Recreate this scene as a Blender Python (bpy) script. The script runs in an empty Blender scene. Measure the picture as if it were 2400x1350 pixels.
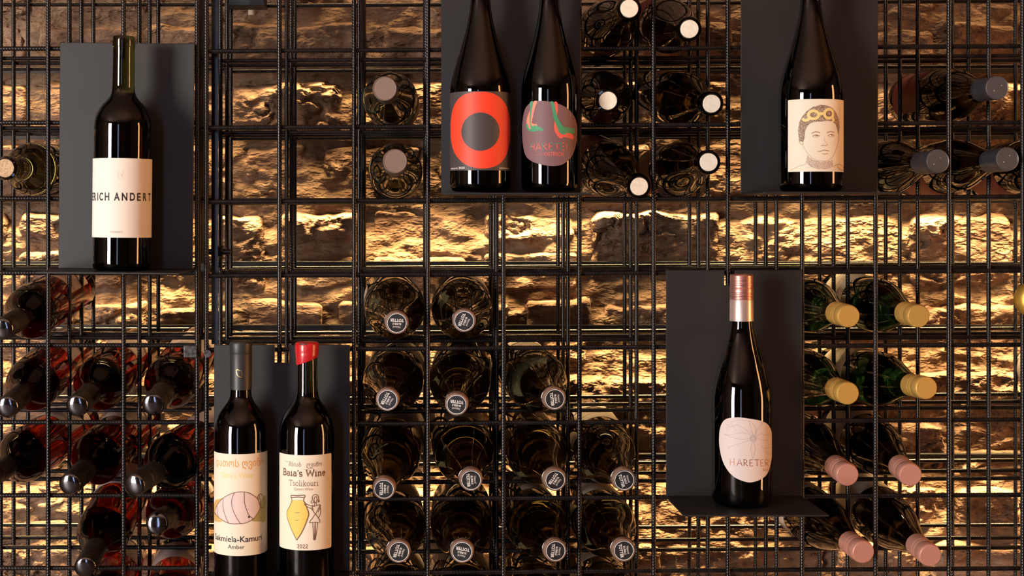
import bpy, bmesh, math, random
from math import sin, cos, pi, asin, atan2, radians, sqrt
from mathutils import Vector, Matrix, noise

SC = bpy.context.scene
COL = SC.collection
random.seed(7)

# ------------------------------------------------------------------ camera
D = 2.0              # camera to the front grid of the rack (metres)
S = 0.575e-3         # metres per photo pixel on the front grid
VU, VV = 945.0, 505.0  # foot of the camera on the wall, in photo pixels
cam = bpy.data.cameras.new('camera')
cam.sensor_width = 36.0
cam.lens = 36.0 * D / (2400 * S)
cam.shift_x = (1200 - VU) / 2400
cam.shift_y = -(675 - VV) / 2400
cam.clip_start = 0.05
cam_o = bpy.data.objects.new('camera', cam)
cam_o.location = (0, -D, 0)
cam_o.rotation_euler = (pi / 2, 0, 0)
COL.objects.link(cam_o)
SC.camera = cam_o
cam.dof.use_dof = True
cam.dof.focus_distance = D - 0.05
cam.dof.aperture_fstop = 26.0

# ------------------------------------------------------------------ view, world, big lights
SC.view_settings.view_transform = 'Standard'
SC.view_settings.look = 'None'
SC.view_settings.gamma = 1.0
SC.view_settings.use_curve_mapping = False
SC.view_settings.exposure = 0.0
SC.cycles.use_light_tree = False
SC.cycles.max_bounces = 10
SC.cycles.diffuse_bounces = 3
SC.cycles.glossy_bounces = 4
SC.cycles.transmission_bounces = 10
SC.cycles.caustics_reflective = False
SC.cycles.caustics_refractive = False
SC.cycles.sample_clamp_indirect = 3.0

w = bpy.data.worlds.new('world')
SC.world = w
w.use_nodes = True
w.node_tree.nodes['Background'].inputs[0].default_value = (0.9, 0.75, 0.62, 1)
w.node_tree.nodes['Background'].inputs[1].default_value = 0.02


def area(name, loc, target, sx, sy, power, color, spread=pi):
    l = bpy.data.lights.new(name, 'AREA')
    l.shape = 'RECTANGLE'
    l.size, l.size_y = sx, sy
    l.energy = power
    l.color = color
    l.spread = spread
    o = bpy.data.objects.new(name, l)
    o.location = loc
    d = Vector(target) - Vector(loc)
    o.rotation_euler = d.to_track_quat('-Z', 'Y').to_euler()
    COL.objects.link(o)
    return o


# daylight through the windows of the room behind the camera, and one warm lamp
WIN_L = (-3.9, -4.2, -0.15)
WIN_B = (-1.05, -5.6, -0.2)
LAMP_R = (3.9, -1.15, -0.2)
area('window_daylight', WIN_L, (0, 0, WIN_L[2]), 1.25, 3.1, 420, (1.0, 0.92, 0.85))
area('window_daylight', WIN_B, (0, 0, WIN_B[2]), 0.45, 2.9, 19, (0.50, 0.64, 1.0))
area('warm_lamp_light', LAMP_R, (0, 0, -0.1), 0.5, 2.8, 90, (1.0, 0.45, 0.16))
area('added_ceiling_fill', (0.2, -2.6, 0.9), (0.2, -2.6, 3), 2.4, 2.4, 60, (1.0, 0.72, 0.58))  # added source without a fixture, brightens the ceiling the bottle shoulders reflect
LED_POWER = 4.8
LED_COLOR = (1.0, 0.68, 0.31)


def P(u, v, y):
    k = S * (D + y) / D
    return Vector(((u - VU) * k, y, (VV - v) * k))


def K(y):
    return S * (D + y) / D


# ------------------------------------------------------------------ materials
def mat(name, color, rough=0.5, metal=0.0, spec=0.5, trans=0.0, ior=1.5, coat=0.0):
    m = bpy.data.materials.new(name)
    m.use_nodes = True
    b = m.node_tree.nodes['Principled BSDF']
    b.inputs['Base Color'].default_value = (*color, 1)
    b.inputs['Roughness'].default_value = rough
    b.inputs['Metallic'].default_value = metal
    b.inputs['Specular IOR Level'].default_value = spec
    b.inputs['Transmission Weight'].default_value = trans
    b.inputs['IOR'].default_value = ior
    b.inputs['Coat Weight'].default_value = coat
    return m


def nd(m, typ, **kw):
    n = m.node_tree.nodes.new(typ)
    for k, v in kw.items():
        if k in n.inputs:
            n.inputs[k].default_value = v
        else:
            setattr(n, k, v)
    return n


def lk(m, a, b):
    m.node_tree.links.new(a, b)


def bsdf(m):
    return m.node_tree.nodes['Principled BSDF']


def grain(m, scale, c1, c2, bump=0.0, dist=0.001, detail=4.0, obj=True, p1=0.35, p2=0.7):
    """mix two colours by noise and add fine relief"""
    tc = nd(m, 'ShaderNodeTexCoord')
    nz = nd(m, 'ShaderNodeTexNoise', Scale=scale, Detail=detail)
    lk(m, tc.outputs['Object'], nz.inputs['Vector'])
    rp = nd(m, 'ShaderNodeValToRGB')
    rp.color_ramp.elements[0].position = p1
    rp.color_ramp.elements[1].position = p2
    rp.color_ramp.elements[0].color = (*c1, 1)
    rp.color_ramp.elements[1].color = (*c2, 1)
    lk(m, nz.outputs['Fac'], rp.inputs['Fac'])
    lk(m, rp.outputs['Color'], bsdf(m).inputs['Base Color'])
    if bump:
        bp = nd(m, 'ShaderNodeBump', Strength=bump, Distance=dist)
        lk(m, nz.outputs['Fac'], bp.inputs['Height'])
        lk(m, bp.outputs['Normal'], bsdf(m).inputs['Normal'])
    return m


def stone_material(name, dark, mid, light):
    m = mat(name, mid, 0.85, spec=0.25)
    geo = nd(m, 'ShaderNodeNewGeometry')
    n1 = nd(m, 'ShaderNodeTexNoise', Scale=9.0, Detail=5.0, Roughness=0.6)
    n2 = nd(m, 'ShaderNodeTexNoise', Scale=70.0, Detail=2.5, Roughness=0.5)
    n3 = nd(m, 'ShaderNodeTexNoise', Scale=240.0, Detail=1.0, Roughness=0.5)
    mp = nd(m, 'ShaderNodeMapping')
    mp.inputs['Scale'].default_value = (0.6, 1.0, 1.25)
    lk(m, geo.outputs['Position'], mp.inputs['Vector'])
    for n in (n1, n2, n3):
        lk(m, mp.outputs['Vector'], n.inputs['Vector'])
    mx = nd(m, 'ShaderNodeMath', operation='MULTIPLY_ADD')
    mx.inputs[1].default_value = 0.45
    lk(m, n2.outputs['Fac'], mx.inputs[0])
    m2 = nd(m, 'ShaderNodeMath', operation='MULTIPLY')
    m2.inputs[1].default_value = 0.6
    lk(m, n1.outputs['Fac'], m2.inputs[0])
    lk(m, m2.outputs[0], mx.inputs[2])
    rp = nd(m, 'ShaderNodeValToRGB')
    e = rp.color_ramp.elements
    e[0].position, e[0].color = 0.36, (*dark, 1)
    e[1].position, e[1].color = 0.68, (*light, 1)
    q = e.new(0.52)
    q.color = (*mid, 1)
    lk(m, mx.outputs[0], rp.inputs['Fac'])
    oi = nd(m, 'ShaderNodeObjectInfo')
    hs = nd(m, 'ShaderNodeHueSaturation')
    mr = nd(m, 'ShaderNodeMapRange')
    mr.inputs['To Min'].default_value = 0.7
    mr.inputs['To Max'].default_value = 1.25
    lk(m, oi.outputs['Random'], mr.inputs['Value'])
    lk(m, mr.outputs['Result'], hs.inputs['Value'])
    lk(m, rp.outputs['Color'], hs.inputs['Color'])
    lk(m, hs.outputs['Color'], bsdf(m).inputs['Base Color'])
    b1 = nd(m, 'ShaderNodeBump', Strength=1.0, Distance=0.017)
    lk(m, n2.outputs['Fac'], b1.inputs['Height'])
    n4 = nd(m, 'ShaderNodeTexNoise', Scale=13.0, Detail=3.0, Roughness=0.55)
    lk(m, mp.outputs['Vector'], n4.inputs['Vector'])
    mk = nd(m, 'ShaderNodeMapRange')
    mk.inputs['From Min'].default_value = 0.46
    mk.inputs['From Max'].default_value = 0.58
    mk.inputs['To Min'].default_value = 0.4
    lk(m, n4.outputs['Fac'], mk.inputs['Value'])
    lk(m, mk.outputs['Result'], b1.inputs['Strength'])
    b2 = nd(m, 'ShaderNodeBump', Strength=0.8, Distance=0.003)
    lk(m, n3.outputs['Fac'], b2.inputs['Height'])
    lk(m, b1.outputs['Normal'], b2.inputs['Normal'])
    lk(m, b2.outputs['Normal'], bsdf(m).inputs['Normal'])
    return m


M = {}
M['stone'] = stone_material('stone', (0.06, 0.034, 0.024), (0.19, 0.11, 0.07), (0.33, 0.215, 0.14))
M['mortar'] = stone_material('mortar', (0.10, 0.06, 0.036), (0.19, 0.115, 0.07), (0.30, 0.20, 0.125))
M['steel'] = grain(mat('black_steel', (0.02, 0.02, 0.02), 0.22, spec=0.36), 60, (0.0045, 0.0042, 0.0042), (0.014, 0.0105, 0.010), 0.15, 0.0005)
M['worn'] = grain(mat('worn_steel', (0.05, 0.045, 0.04), 0.4, 0.2), 180, (0.008, 0.007, 0.007), (0.10, 0.095, 0.09), 0.4, 0.001)
M['plate'] = grain(mat('charcoal_sheet', (0.03, 0.03, 0.032), 0.5, spec=0.6), 12, (0.0075, 0.007, 0.007), (0.011, 0.010, 0.010), 0.06, 0.002)
M['navy'] = mat('navy_paint', (0.012, 0.02, 0.035), 0.5)
M['cream'] = mat('cream_wood', (0.62, 0.5, 0.36), 0.7)
M['alu'] = mat('led_channel', (0.03, 0.028, 0.026), 0.5, 0.3)


def glass(name, tint, rough=0.0):
    return mat(name, tint, rough, trans=1.0, ior=1.5)


M['olive_glass'] = glass('olive_glass', (0.13, 0.11, 0.022))
M['deep_olive_glass'] = glass('deep_olive_glass', (0.05, 0.043, 0.011))
M['amber_glass'] = glass('dark_amber_glass', (0.026, 0.016, 0.0045))
M['black_glass'] = glass('almost_black_glass', (0.02, 0.013, 0.006))
M['green_glass'] = glass('green_glass', (0.008, 0.045, 0.020))
M['clear_glass'] = glass('clear_glass', (0.90, 0.72, 0.58))
M['rose_wine'] = mat('rose_wine', (0.22, 0.018, 0.008), 0.0, trans=1.0, ior=1.02)
M['dark_wine'] = mat('dark_wine', (0.008, 0.004, 0.003), 0.1, spec=0.0)
M['paper_white'] = mat('white_paper', (0.80, 0.76, 0.68), 0.62, spec=0.3)
M['paper_cream'] = mat('cream_paper', (0.78, 0.70, 0.56), 0.62, spec=0.3)
M['paper_pink'] = mat('pink_paper', (0.72, 0.56, 0.52), 0.6, spec=0.3)
M['paper_blush'] = mat('blush_paper', (0.66, 0.57, 0.54), 0.6, spec=0.3)
M['paper_mauve'] = mat('mauve_paper', (0.20, 0.11, 0.12), 0.55, spec=0.3)
M['paper_grey'] = mat('dark_grey_paper', (0.062, 0.05, 0.05), 0.5, spec=0.4)
M['paper_maroon'] = mat('maroon_paper', (0.15, 0.018, 0.016), 0.6)
M['paper_back'] = mat('back_label_paper', (0.50, 0.40, 0.31), 0.65)
M['ink_red'] = mat('red_ink', (0.85, 0.055, 0.02), 0.55)
M['ink_black'] = mat('black_ink', (0.015, 0.012, 0.012), 0.6)
M['ink_brown'] = mat('brown_ink', (0.16, 0.075, 0.045), 0.7)
M['ink_sepia'] = mat('sepia_ink', (0.30, 0.16, 0.09), 0.7)
M['ink_orange'] = mat('orange_ink', (0.72, 0.33, 0.07), 0.7)
M['ink_grey'] = mat('grey_ink', (0.33, 0.28, 0.27), 0.7)
M['ink_lightgrey'] = mat('light_grey_ink', (0.52, 0.48, 0.43), 0.7)
M['ink_copper'] = mat('copper_ink', (0.36, 0.13, 0.08), 0.45, 0.2)
M['ink_white'] = mat('white_ink', (0.75, 0.73, 0.70), 0.6)
M['ink_coral'] = mat('coral_ink', (0.78, 0.12, 0.09), 0.6)
M['ink_salmon'] = mat('salmon_ink', (0.75, 0.26, 0.17), 0.6)
M['ink_green'] = mat('green_ink', (0.06, 0.30, 0.15), 0.6)
M['ink_yellow'] = mat('yellow_ink', (0.76, 0.52, 0.10), 0.6)
M['ink_pale_yellow'] = mat('pale_yellow_ink', (0.80, 0.62, 0.24), 0.6)
M['ink_moss'] = mat('moss_ink', (0.36, 0.30, 0.10), 0.7)
M['ink_ochre'] = mat('ochre_ink', (0.62, 0.38, 0.12), 0.7)
M['ink_gold'] = mat('gold_ink', (0.7, 0.45, 0.15), 0.35, 0.9)
M['hatch'] = grain(mat('hatched_ink', (0.2, 0.1, 0.06), 0.7), 1300, (0.10, 0.045, 0.03), (0.62, 0.46, 0.33), detail=2.0, p1=0.42, p2=0.62)
M['hatch_light'] = grain(mat('light_hatched_ink', (0.3, 0.2, 0.15), 0.7), 1300, (0.24, 0.13, 0.08), (0.72, 0.60, 0.48), detail=2.0, p1=0.36, p2=0.56)
M['wax'] = mat('red_wax', (0.50, 0.012, 0.016), 0.3, spec=0.6, coat=0.3)
M['black_cap'] = mat('matt_black_foil', (0.022, 0.022, 0.023), 0.45)
M['rose_metal'] = mat('rose_gold_metal', (0.62, 0.30, 0.25), 0.33, 0.85)
M['rose_pale'] = mat('pale_rose_foil', (0.72, 0.54, 0.48), 0.33, 0.7)
M['pink_cap'] = mat('pink_screwcap_metal', (0.80, 0.40, 0.32), 0.32, 0.5)
M['gold_cap'] = mat('gold_screwcap_metal', (0.88, 0.54, 0.14), 0.32, 0.55)
M['gold_foil'] = mat('gold_foil', (0.75, 0.45, 0.08), 0.3, 0.8)
M['dark_cap'] = mat('dark_brown_screwcap', (0.010, 0.008, 0.0055), 0.5)
M['mirror_top'] = mat('polished_cap_top', (0.16, 0.165, 0.18), 0.10, 1.0)
M['mauve_cap'] = mat('dark_mauve_capsule', (0.045, 0.033, 0.032), 0.45)
M['mauve_top'] = mat('mauve_capsule_top', (0.25, 0.165, 0.125), 0.42, 0.1)
M['navy_cap'] = mat('navy_capsule', (0.022, 0.026, 0.036), 0.42)
M['grey_top'] = mat('grey_capsule_top', (0.085, 0.08, 0.085), 0.35, 0.2)
M['cork'] = grain(mat('cork', (0.55, 0.36, 0.2), 0.8), 500, (0.42, 0.26, 0.13), (0.68, 0.48, 0.30), 0.2, 0.0005)
M['white_cork'] = grain(mat('pale_cork', (0.8, 0.74, 0.6), 0.75), 300, (0.80, 0.72, 0.57), (0.90, 0.84, 0.71), 0.15, 0.0004)
M['copper_crown'] = mat('copper_crown_cap', (0.75, 0.48, 0.36), 0.36, 0.75)
M['crown_face'] = mat('black_crown_print', (0.018, 0.018, 0.02), 0.4)
M['plaster'] = mat('brown_plaster', (0.20, 0.12, 0.085), 0.8)
M['ceil'] = mat('brown_ceiling', (0.30, 0.19, 0.14), 0.8)
M['floor'] = mat('dark_wood_floor', (0.10, 0.06, 0.04), 0.5)
M['frame'] = mat('dark_window_frame', (0.03, 0.025, 0.02), 0.5)


# ------------------------------------------------------------------ object helpers
def link(name, me, parent=None, m=None, smooth=None):
    if m is not None and not me.materials:
        me.materials.append(M[m] if isinstance(m, str) else m)
    if smooth is not None:
        me.polygons.foreach_set('use_smooth', [True] * len(me.polygons))
        if smooth < 179:
            me.set_sharp_from_angle(angle=radians(smooth))
    o = bpy.data.objects.new(name, me)
    COL.objects.link(o)
    if parent is not None:
        o.parent = parent
    return o


def mesh(name, verts, faces):
    me = bpy.data.meshes.new(name)
    me.from_pydata([tuple(v) for v in verts], [], faces)
    me.update()
    return me


def tag(o, label, cat, group=None, kind=None):
    o['label'] = label
    if cat:
        o['category'] = cat
    if group:
        o['group'] = group
    if kind:
        o['kind'] = kind
    return o


def empty(name, loc=(0, 0, 0)):
    o = bpy.data.objects.new(name, None)
    o.empty_display_size = 0.02
    o.location = loc
    COL.objects.link(o)
    return o


def box_mesh(name, x0, x1, y0, y1, z0, z1, bev=0.0):
    bm = bmesh.new()
    bmesh.ops.create_cube(bm, size=1)
    for v in bm.verts:
        v.co = Vector(((x0 + x1) / 2 + v.co.x * (x1 - x0), (y0 + y1) / 2 + v.co.y * (y1 - y0), (z0 + z1) / 2 + v.co.z * (z1 - z0)))
    if bev:
        bmesh.ops.bevel(bm, geom=bm.edges[:], offset=bev, segments=2, affect='EDGES', profile=0.5)
    me = bpy.data.meshes.new(name)
    bm.to_mesh(me)
    bm.free()
    return me


def box(name, x0, x1, y0, y1, z0, z1, m, parent=None, bev=0.0):
    return link(name, box_mesh(name, x0, x1, y0, y1, z0, z1, bev), parent, m)


def lathe_mesh(name, prof, seg=48, close=True, rib=None):
    """prof: list of (r, z) from the bottom to the top"""
    vs, fs = [], []
    n = len(prof)
    for (r, z) in prof:
        for i in range(seg):
            a = 2 * pi * i / seg
            rr = r
            if rib and rib[0] <= z <= rib[1]:
                rr = r * (1 + rib[2] * (1 if i % 2 else -1))
            vs.append((rr * cos(a), rr * sin(a), z))
    for j in range(n - 1):
        for i in range(seg):
            k = (i + 1) % seg
            fs.append((j * seg + i, j * seg + k, (j + 1) * seg + k, (j + 1) * seg + i))
    if close:
        vs.append((0, 0, prof[0][1]))
        vs.append((0, 0, prof[-1][1]))
        b, t = len(vs) - 2, len(vs) - 1
        for i in range(seg):
            k = (i + 1) % seg
            fs.append((b, k, i))
            fs.append((t, (n - 1) * seg + i, (n - 1) * seg + k))
    return mesh(name, vs, fs)


def smooth_prof(prof, sub=4):
    """Catmull-Rom through the profile where it is curved"""
    out = []
    n = len(prof)
    for i in range(n - 1):
        p0 = prof[max(i - 1, 0)]
        p1, p2 = prof[i], prof[i + 1]
        p3 = prof[min(i + 2, n - 1)]
        for s in range(sub):
            t = s / sub
            q = []
            for c in (0, 1):
                q.append(0.5 * (2 * p1[c] + (p2[c] - p0[c]) * t + (2 * p0[c] - 5 * p1[c] + 4 * p2[c] - p3[c]) * t * t + (3 * p1[c] - p0[c] - 3 * p2[c] + p3[c]) * t ** 3))
            out.append(tuple(q))
    out.append(prof[-1])
    return out


# ------------------------------------------------------------------ room behind the camera
def struct(o):
    o['kind'] = 'structure'
    return o


RX, RY0, RY1, RZ0, RZ1 = 4.6, -6.2, 0.40, -1.80, 1.75
struct(box('floor', -RX, RX, RY0, RY1 + .1, RZ0 - .1, RZ0, 'floor'))
struct(box('ceiling', -RX, RX, RY0, RY1 + .1, RZ1, RZ1 + .1, 'ceil'))
struct(box('wall_left', -RX - .1, -RX, RY0, RY1 + .1, RZ0, RZ1, 'plaster'))
struct(box('wall_right', RX, RX + .1, RY0, RY1 + .1, RZ0, RZ1, 'plaster'))
struct(box('wall_front', -RX, RX, RY0 - .1, RY0, RZ0, RZ1, 'plaster'))


def window(name, loc, w_, h_):
    o = empty(name, loc)
    d = Vector((0, 0, 0)) - Vector(loc)
    o.rotation_euler = (0, 0, atan2(d.y, d.x) - pi / 2)
    struct(o)
    t = 0.05
    for x in (-w_ / 2 - t, w_ / 2):
        box('window_frame', x, x + t, -0.03, 0.03, -h_ / 2, h_ / 2, 'frame', o)
    for z in (-h_ / 2 - t, h_ / 2):
        box('window_frame', -w_ / 2 - t, w_ / 2 + t, -0.03, 0.03, z, z + t, 'frame', o)


window('window_1', WIN_L, 1.25, 3.1)
window('window_2', WIN_B, 0.45, 2.9)

# ------------------------------------------------------------------ the rough stone wall
YW = 0.36
KW = K(YW)
rng = random.Random(11)


def fr(x, y, z, sc, oc=4):
    return noise.fractal(Vector((x * sc, y * sc, z * sc)), 0.9, 2.1, oc)


def wall_slab():
    x0, x1, z0, z1 = -1.05, 1.40, -0.95, 0.62
    nx, nz = 420, 330
    vs, fs = [], []
    for j in range(nz + 1):
        for i in range(nx + 1):
            x = x0 + (x1 - x0) * i / nx
            z = z0 + (z1 - z0) * j / nz
            y = YW + 0.006 - 0.008 * fr(x, 3.1, z * 1.3, 16, 4) - 0.006 * fr(x * .6, 1.7, z * 1.2, 55, 4)
            vs.append((x, y, z))
    for j in range(nz):
        for i in range(nx):
            a = j * (nx + 1) + i
            fs.append((a, a + 1, a + nx + 2, a + nx + 1))
    b = len(vs)
    yb = YW + 0.12
    vs += [(x0, yb, z0), (x1, yb, z0), (x1, yb, z1), (x0, yb, z1)]
    fs.append((b, b + 3, b + 2, b + 1))
    me = mesh('wall_back', vs, fs)
    return struct(link('wall_back', me, None, 'mortar', 180))


wall_back = wall_slab()


def stone(u0, u1, v0, v1, seed):
    r = random.Random(seed)
    x0, x1 = (u0 - VU) * KW, (u1 - VU) * KW
    z0, z1 = (VV - v1) * KW, (VV - v0) * KW
    wd, ht = x1 - x0, z1 - z0
    nx = max(8, int(wd / 0.0040))
    nz = max(6, int(ht / 0.0032))
    prot = r.uniform(-0.007, 0.009)
    tilt = r.uniform(0.04, 0.30)
    tiltx = r.uniform(-0.03, 0.03)
    rd = r.uniform(0.010, 0.020)
    so = r.uniform(0, 90)
    rough = r.uniform(0.6, 1.3)
    vs, fs = [], []
    cx, cz = (x0 + x1) / 2, (z0 + z1) / 2
    for j in range(nz + 1):
        for i in range(nx + 1):
            s, t = i / nx, j / nz
            x, z = x0 + wd * s, z0 + ht * t
            dx = min(s, 1 - s) * wd
            dz = min(t, 1 - t) * ht
            ex, ez = max(0, 1 - dx / rd), max(0, 1 - dz / rd)
            e = min(1.0, sqrt(ex * ex + ez * ez))
            drop = (1 - sqrt(max(0, 1 - e * e))) * 0.030
            ins = 0.004 * e
            x += (0.006 * fr(x, so, z, 16, 3)) - ins * (1 if s > .5 else -1)
            z += (0.007 * fr(z, so + 9, x, 14, 3)) - ins * (1 if t > .5 else -1)
            big = fr(x, so, z * 1.5, 11, 3)
            fine = fr(x * 0.6, so + 4, z * 1.4, 42, 4)
            rid = 1 - abs(fr(x * 0.45 + so, so + 7, z * 1.5 + .15 * big, 24, 4)) * 2.0
            msk = max(0.06, min(1.0, 0.34 + 2.2 * fr(x, so + 13, z, 9, 2)))
            y = YW - prot - tilt * (z - cz) - tiltx * (x - cx) + drop - 0.0060 * rough * big - 0.0055 * rough * fine * msk - 0.0100 * rough * rid * msk + 0.001
            vs.append((x, y, z))
    w_ = nx + 1
    for j in range(nz):
        for i in range(nx):
            a = j * w_ + i
            fs.append((a, a + 1, a + w_ + 1, a + w_))
    # skirt back into the mortar
    ring = [i for i in range(nx + 1)] + [j * w_ + nx for j in range(1, nz + 1)] + [nz * w_ + i for i in range(nx - 1, -1, -1)] + [j * w_ for j in range(nz - 1, 0, -1)]
    b = len(vs)
    for q in ring:
        vs.append((vs[q][0], YW + 0.05, vs[q][2]))
    m_ = len(ring)
    for q in range(m_):
        fs.append((ring[q], b + q, b + (q + 1) % m_, ring[(q + 1) % m_]))
    me = mesh('stone', vs, fs)
    return link('stone', me, wall_back, 'stone', 180)


COURSES = [(-190, -70, None), (-60, 40, None), (52, 172, None), (186, 322, None), (332, 478, None),
           (492, 686, [-420, -180, 30, 300, 480, 640, 862, 1110, 1372, 1704, 2118, 2390, 2700]),
           (700, 858, [-300, -80, 190, 360, 560, 770, 1010, 1215, 1400, 1640, 1905, 2140, 2420, 2700]),
           (872, 975, None), (988, 1120, None), (1132, 1258, None), (1268, 1392, None), (1404, 1540, None)]
sid = 0
for (v0, v1, joints) in COURSES:
    if joints is None:
        joints = [-420 - rng.randint(0, 200)]
        while joints[-1] < 2650:
            joints.append(joints[-1] + rng.randint(180, 380))
    for a, b in zip(joints[:-1], joints[1:]):
        g = rng.uniform(4, 13)
        if b - a > 190 and v1 - v0 > 125 and rng.random() < 0.22:
            vm = (v0 + v1) / 2 + rng.uniform(-18, 18)
            parts = [(v0, vm - 5), (vm + 5, v1)]
        else:
            parts = [(v0 + rng.uniform(-7, 7), v1 + rng.uniform(-7, 7))]
        for (p, q) in parts:
            stone(a + g, b - g, p, q, 1000 + sid)
            sid += 1

# ------------------------------------------------------------------ rebar
R0 = 0.0030


def rebar_mesh(name, L, axis, res=0.0006, amp=0.16, lead=0.0040, seg=12):
    """a ribbed bar: two raised helical ribs, as on twisted reinforcing steel"""
    n = int(L / res)
    vs, fs = [], []
    for j in range(n + 1):
        h = -L / 2 + L * j / n
        ph = 2 * pi * h / lead
        for i in range(seg):
            a = 2 * pi * i / seg
            r = R0 * (1 + amp * (max(0.0, cos(2 * (a - ph / 2.0)) - 0.2) / 0.8) ** 2)
            c, s = r * cos(a), r * sin(a)
            vs.append((h, c, s) if axis == 'x' else (c, s, h))
    for j in range(n):
        for i in range(seg):
            k = (i + 1) % seg
            q = (j * seg + i, j * seg + k, (j + 1) * seg + k, (j + 1) * seg + i)
            fs.append(q if axis == 'z' else q[::-1])
    fs.append(tuple(range(seg))[::-1] if axis == 'z' else tuple(range(seg)))
    t = tuple(n * seg + i for i in range(seg))
    fs.append(t if axis == 'z' else t[::-1])
    me = mesh(name, vs, fs)
    me.materials.append(M['steel'])
    me.polygons.foreach_set('use_smooth', [True] * len(me.polygons))
    return me


def plain_rod(name, a, b, r, parent, m='steel', seg=10):
    d = Vector(b) - Vector(a)
    me = lathe_mesh(name, [(r, 0), (r, d.length)], seg)
    o = link(name, me, parent, m, 40)
    o.location = a
    o.rotation_euler = d.to_track_quat('Z', 'Y').to_euler()
    return o


YL = (0.0, 0.125, 0.190, 0.280)          # the four grids of each rack, front to back
U_LEFT = [-62, 113, 290, 462]
U_MAIN = [484, 655, 830, 1003, 1180, 1358, 1532, 1706, 1880, 2052, 2224, 2397, 2570]
LAY_U = {  # verticals of the deeper grids, photo pixels as seen
    'left': [None, [2, 163, 327, 467], [32, 191, 351, 472], [66, 219, 371, 478]],
    'main': [None,
             [517, 672, 842, 1003, 1164, 1331, 1492, 1659, 1820, 1987, 2151, 2317, 2480],
             [532, 683, 848, 999, 1158, 1320, 1478, 1637, 1795, 1954, 2109, 2270, 2430],
             [541, 691, 853, 996, 1150, 1308, 1464, 1616, 1771, 1921, 2076, 2232, 2380]]}
V_LEFT = [-60, 113, 287, 465, 640, 810, 991, 1163, 1334]
V_MAIN = [-58, 117, 297, 471, 645, 819, 995, 1172, 1345]
SLOPE = -0.0065  # the long bars of the main rack climb slightly to the right


def rack(name, label, us, vs_, key, u_lo, u_hi):
    root = empty(name, P((u_lo + u_hi) / 2, 1420, 0))
    inv = Vector(root.location)
    tag(root, label, 'wine rack')
    z_top, z_bot = P(0, -140, 0).z, P(0, 1470, 0).z
    L = z_top - z_bot
    mv = rebar_mesh('vertical_rod', L, 'z')
    mvb = rebar_mesh('vertical_rod', L, 'z', res=0.0008, amp=0.13, seg=9)
    Lx = (u_hi - u_lo) * S
    mh = rebar_mesh('horizontal_rod', Lx, 'x')
    mhb = rebar_mesh('horizontal_rod', Lx, 'x', res=0.0008, amp=0.13, seg=9)
    zc = (z_top + z_bot) / 2
    for li, y in enumerate(YL):
        ul = us if li == 0 else LAY_U[key][li]
        for u in ul:
            x = P(u, 0, y).x
            o = link('vertical_rod', mv if li == 0 else mvb, root)
            o.location = Vector((x, y, zc)) - inv
            o.rotation_euler = (0, 0, rng.uniform(0, 6))
        for v in vs_:
            z = (VV - v) * S
            if li and v > -1000:
                z = (VV - v) * S
            xc = ((u_lo + u_hi) / 2 - VU) * S
            o = link('horizontal_rod', mh if li < 1 else mhb, root)
            o.location = Vector((xc, y + 2 * R0 * 1.05, z)) - inv
            # slope measured about photo column 830
            if key == 'main':
                o.rotation_euler = (0, -math.atan(-SLOPE), 0)
                o.location.z += -SLOPE * ((u_lo + u_hi) / 2 - 830) * S
    # short bars that tie the four grids together
    u = u_lo + 4 if key == 'left' else u_hi - 4
    for v in vs_[1::2]:
        a = Vector(((u - VU) * S, 0, (VV - v) * S - .0060)) - inv
        plain_rod('tie_rod', a, a + Vector((0, YL[3], 0)), 0.0025, root)
    return root


rack_left = rack('wine_rack', 'black rebar wine rack at the left, holding the bottles of red rosé wine', U_LEFT, V_LEFT, 'left', -240, 466)
rack_main = rack('wine_rack', 'long black rebar wine rack filling the middle and right of the wall', U_MAIN, V_MAIN, 'main', 481, 2640)

# steel upright, weld plates and the wing bolt where the two racks meet
inv = Vector(rack_main.location)
a, b = P(489, 0, 0.035), P(518, 0, 0.035)
box('steel_upright', a.x - inv.x + .004, b.x - inv.x - .004, 0.033, 0.036, P(0, -140, 0).z - inv.z, P(0, 812, 0).z - inv.z, 'steel', rack_main).rotation_euler = (0, 0, 0)
p = P(486, 829, -0.008) - inv
plain_rod('tie_bolt', p, p + Vector((0, 0.012, 0)), 0.0052, rack_main, 'worn', 8)
p = P(486, 590, 0.06) - inv
plain_rod('wing_bolt', p, p + Vector((0.032, 0, 0)), 0.0042, rack_main, 'steel', 10)
plain_rod('wing_nut', p + Vector((0.008, 0, 0)), p + Vector((0.022, 0, 0)), 0.0085, rack_main, 'steel', 8)
box('washer', p.x + .0055, p.x + .008, p.y - .002, p.y + .002, p.z - .022, p.z + .022, 'steel', rack_main, .0006)
inv = Vector(rack_left.location)
p = P(446, 826, -0.006) - inv
box('clamp_plate', p.x - .009, p.x + .009, p.y, p.y + .006, p.z - .007, p.z + .009, 'worn', rack_left, .001)
p = P(458, 632, -0.003) - inv
box('clamp_plate', p.x - .006, p.x + .006, p.y + .1, p.y + .112, p.z - .006, p.z + .006, 'worn', rack_left, .001)

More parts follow.
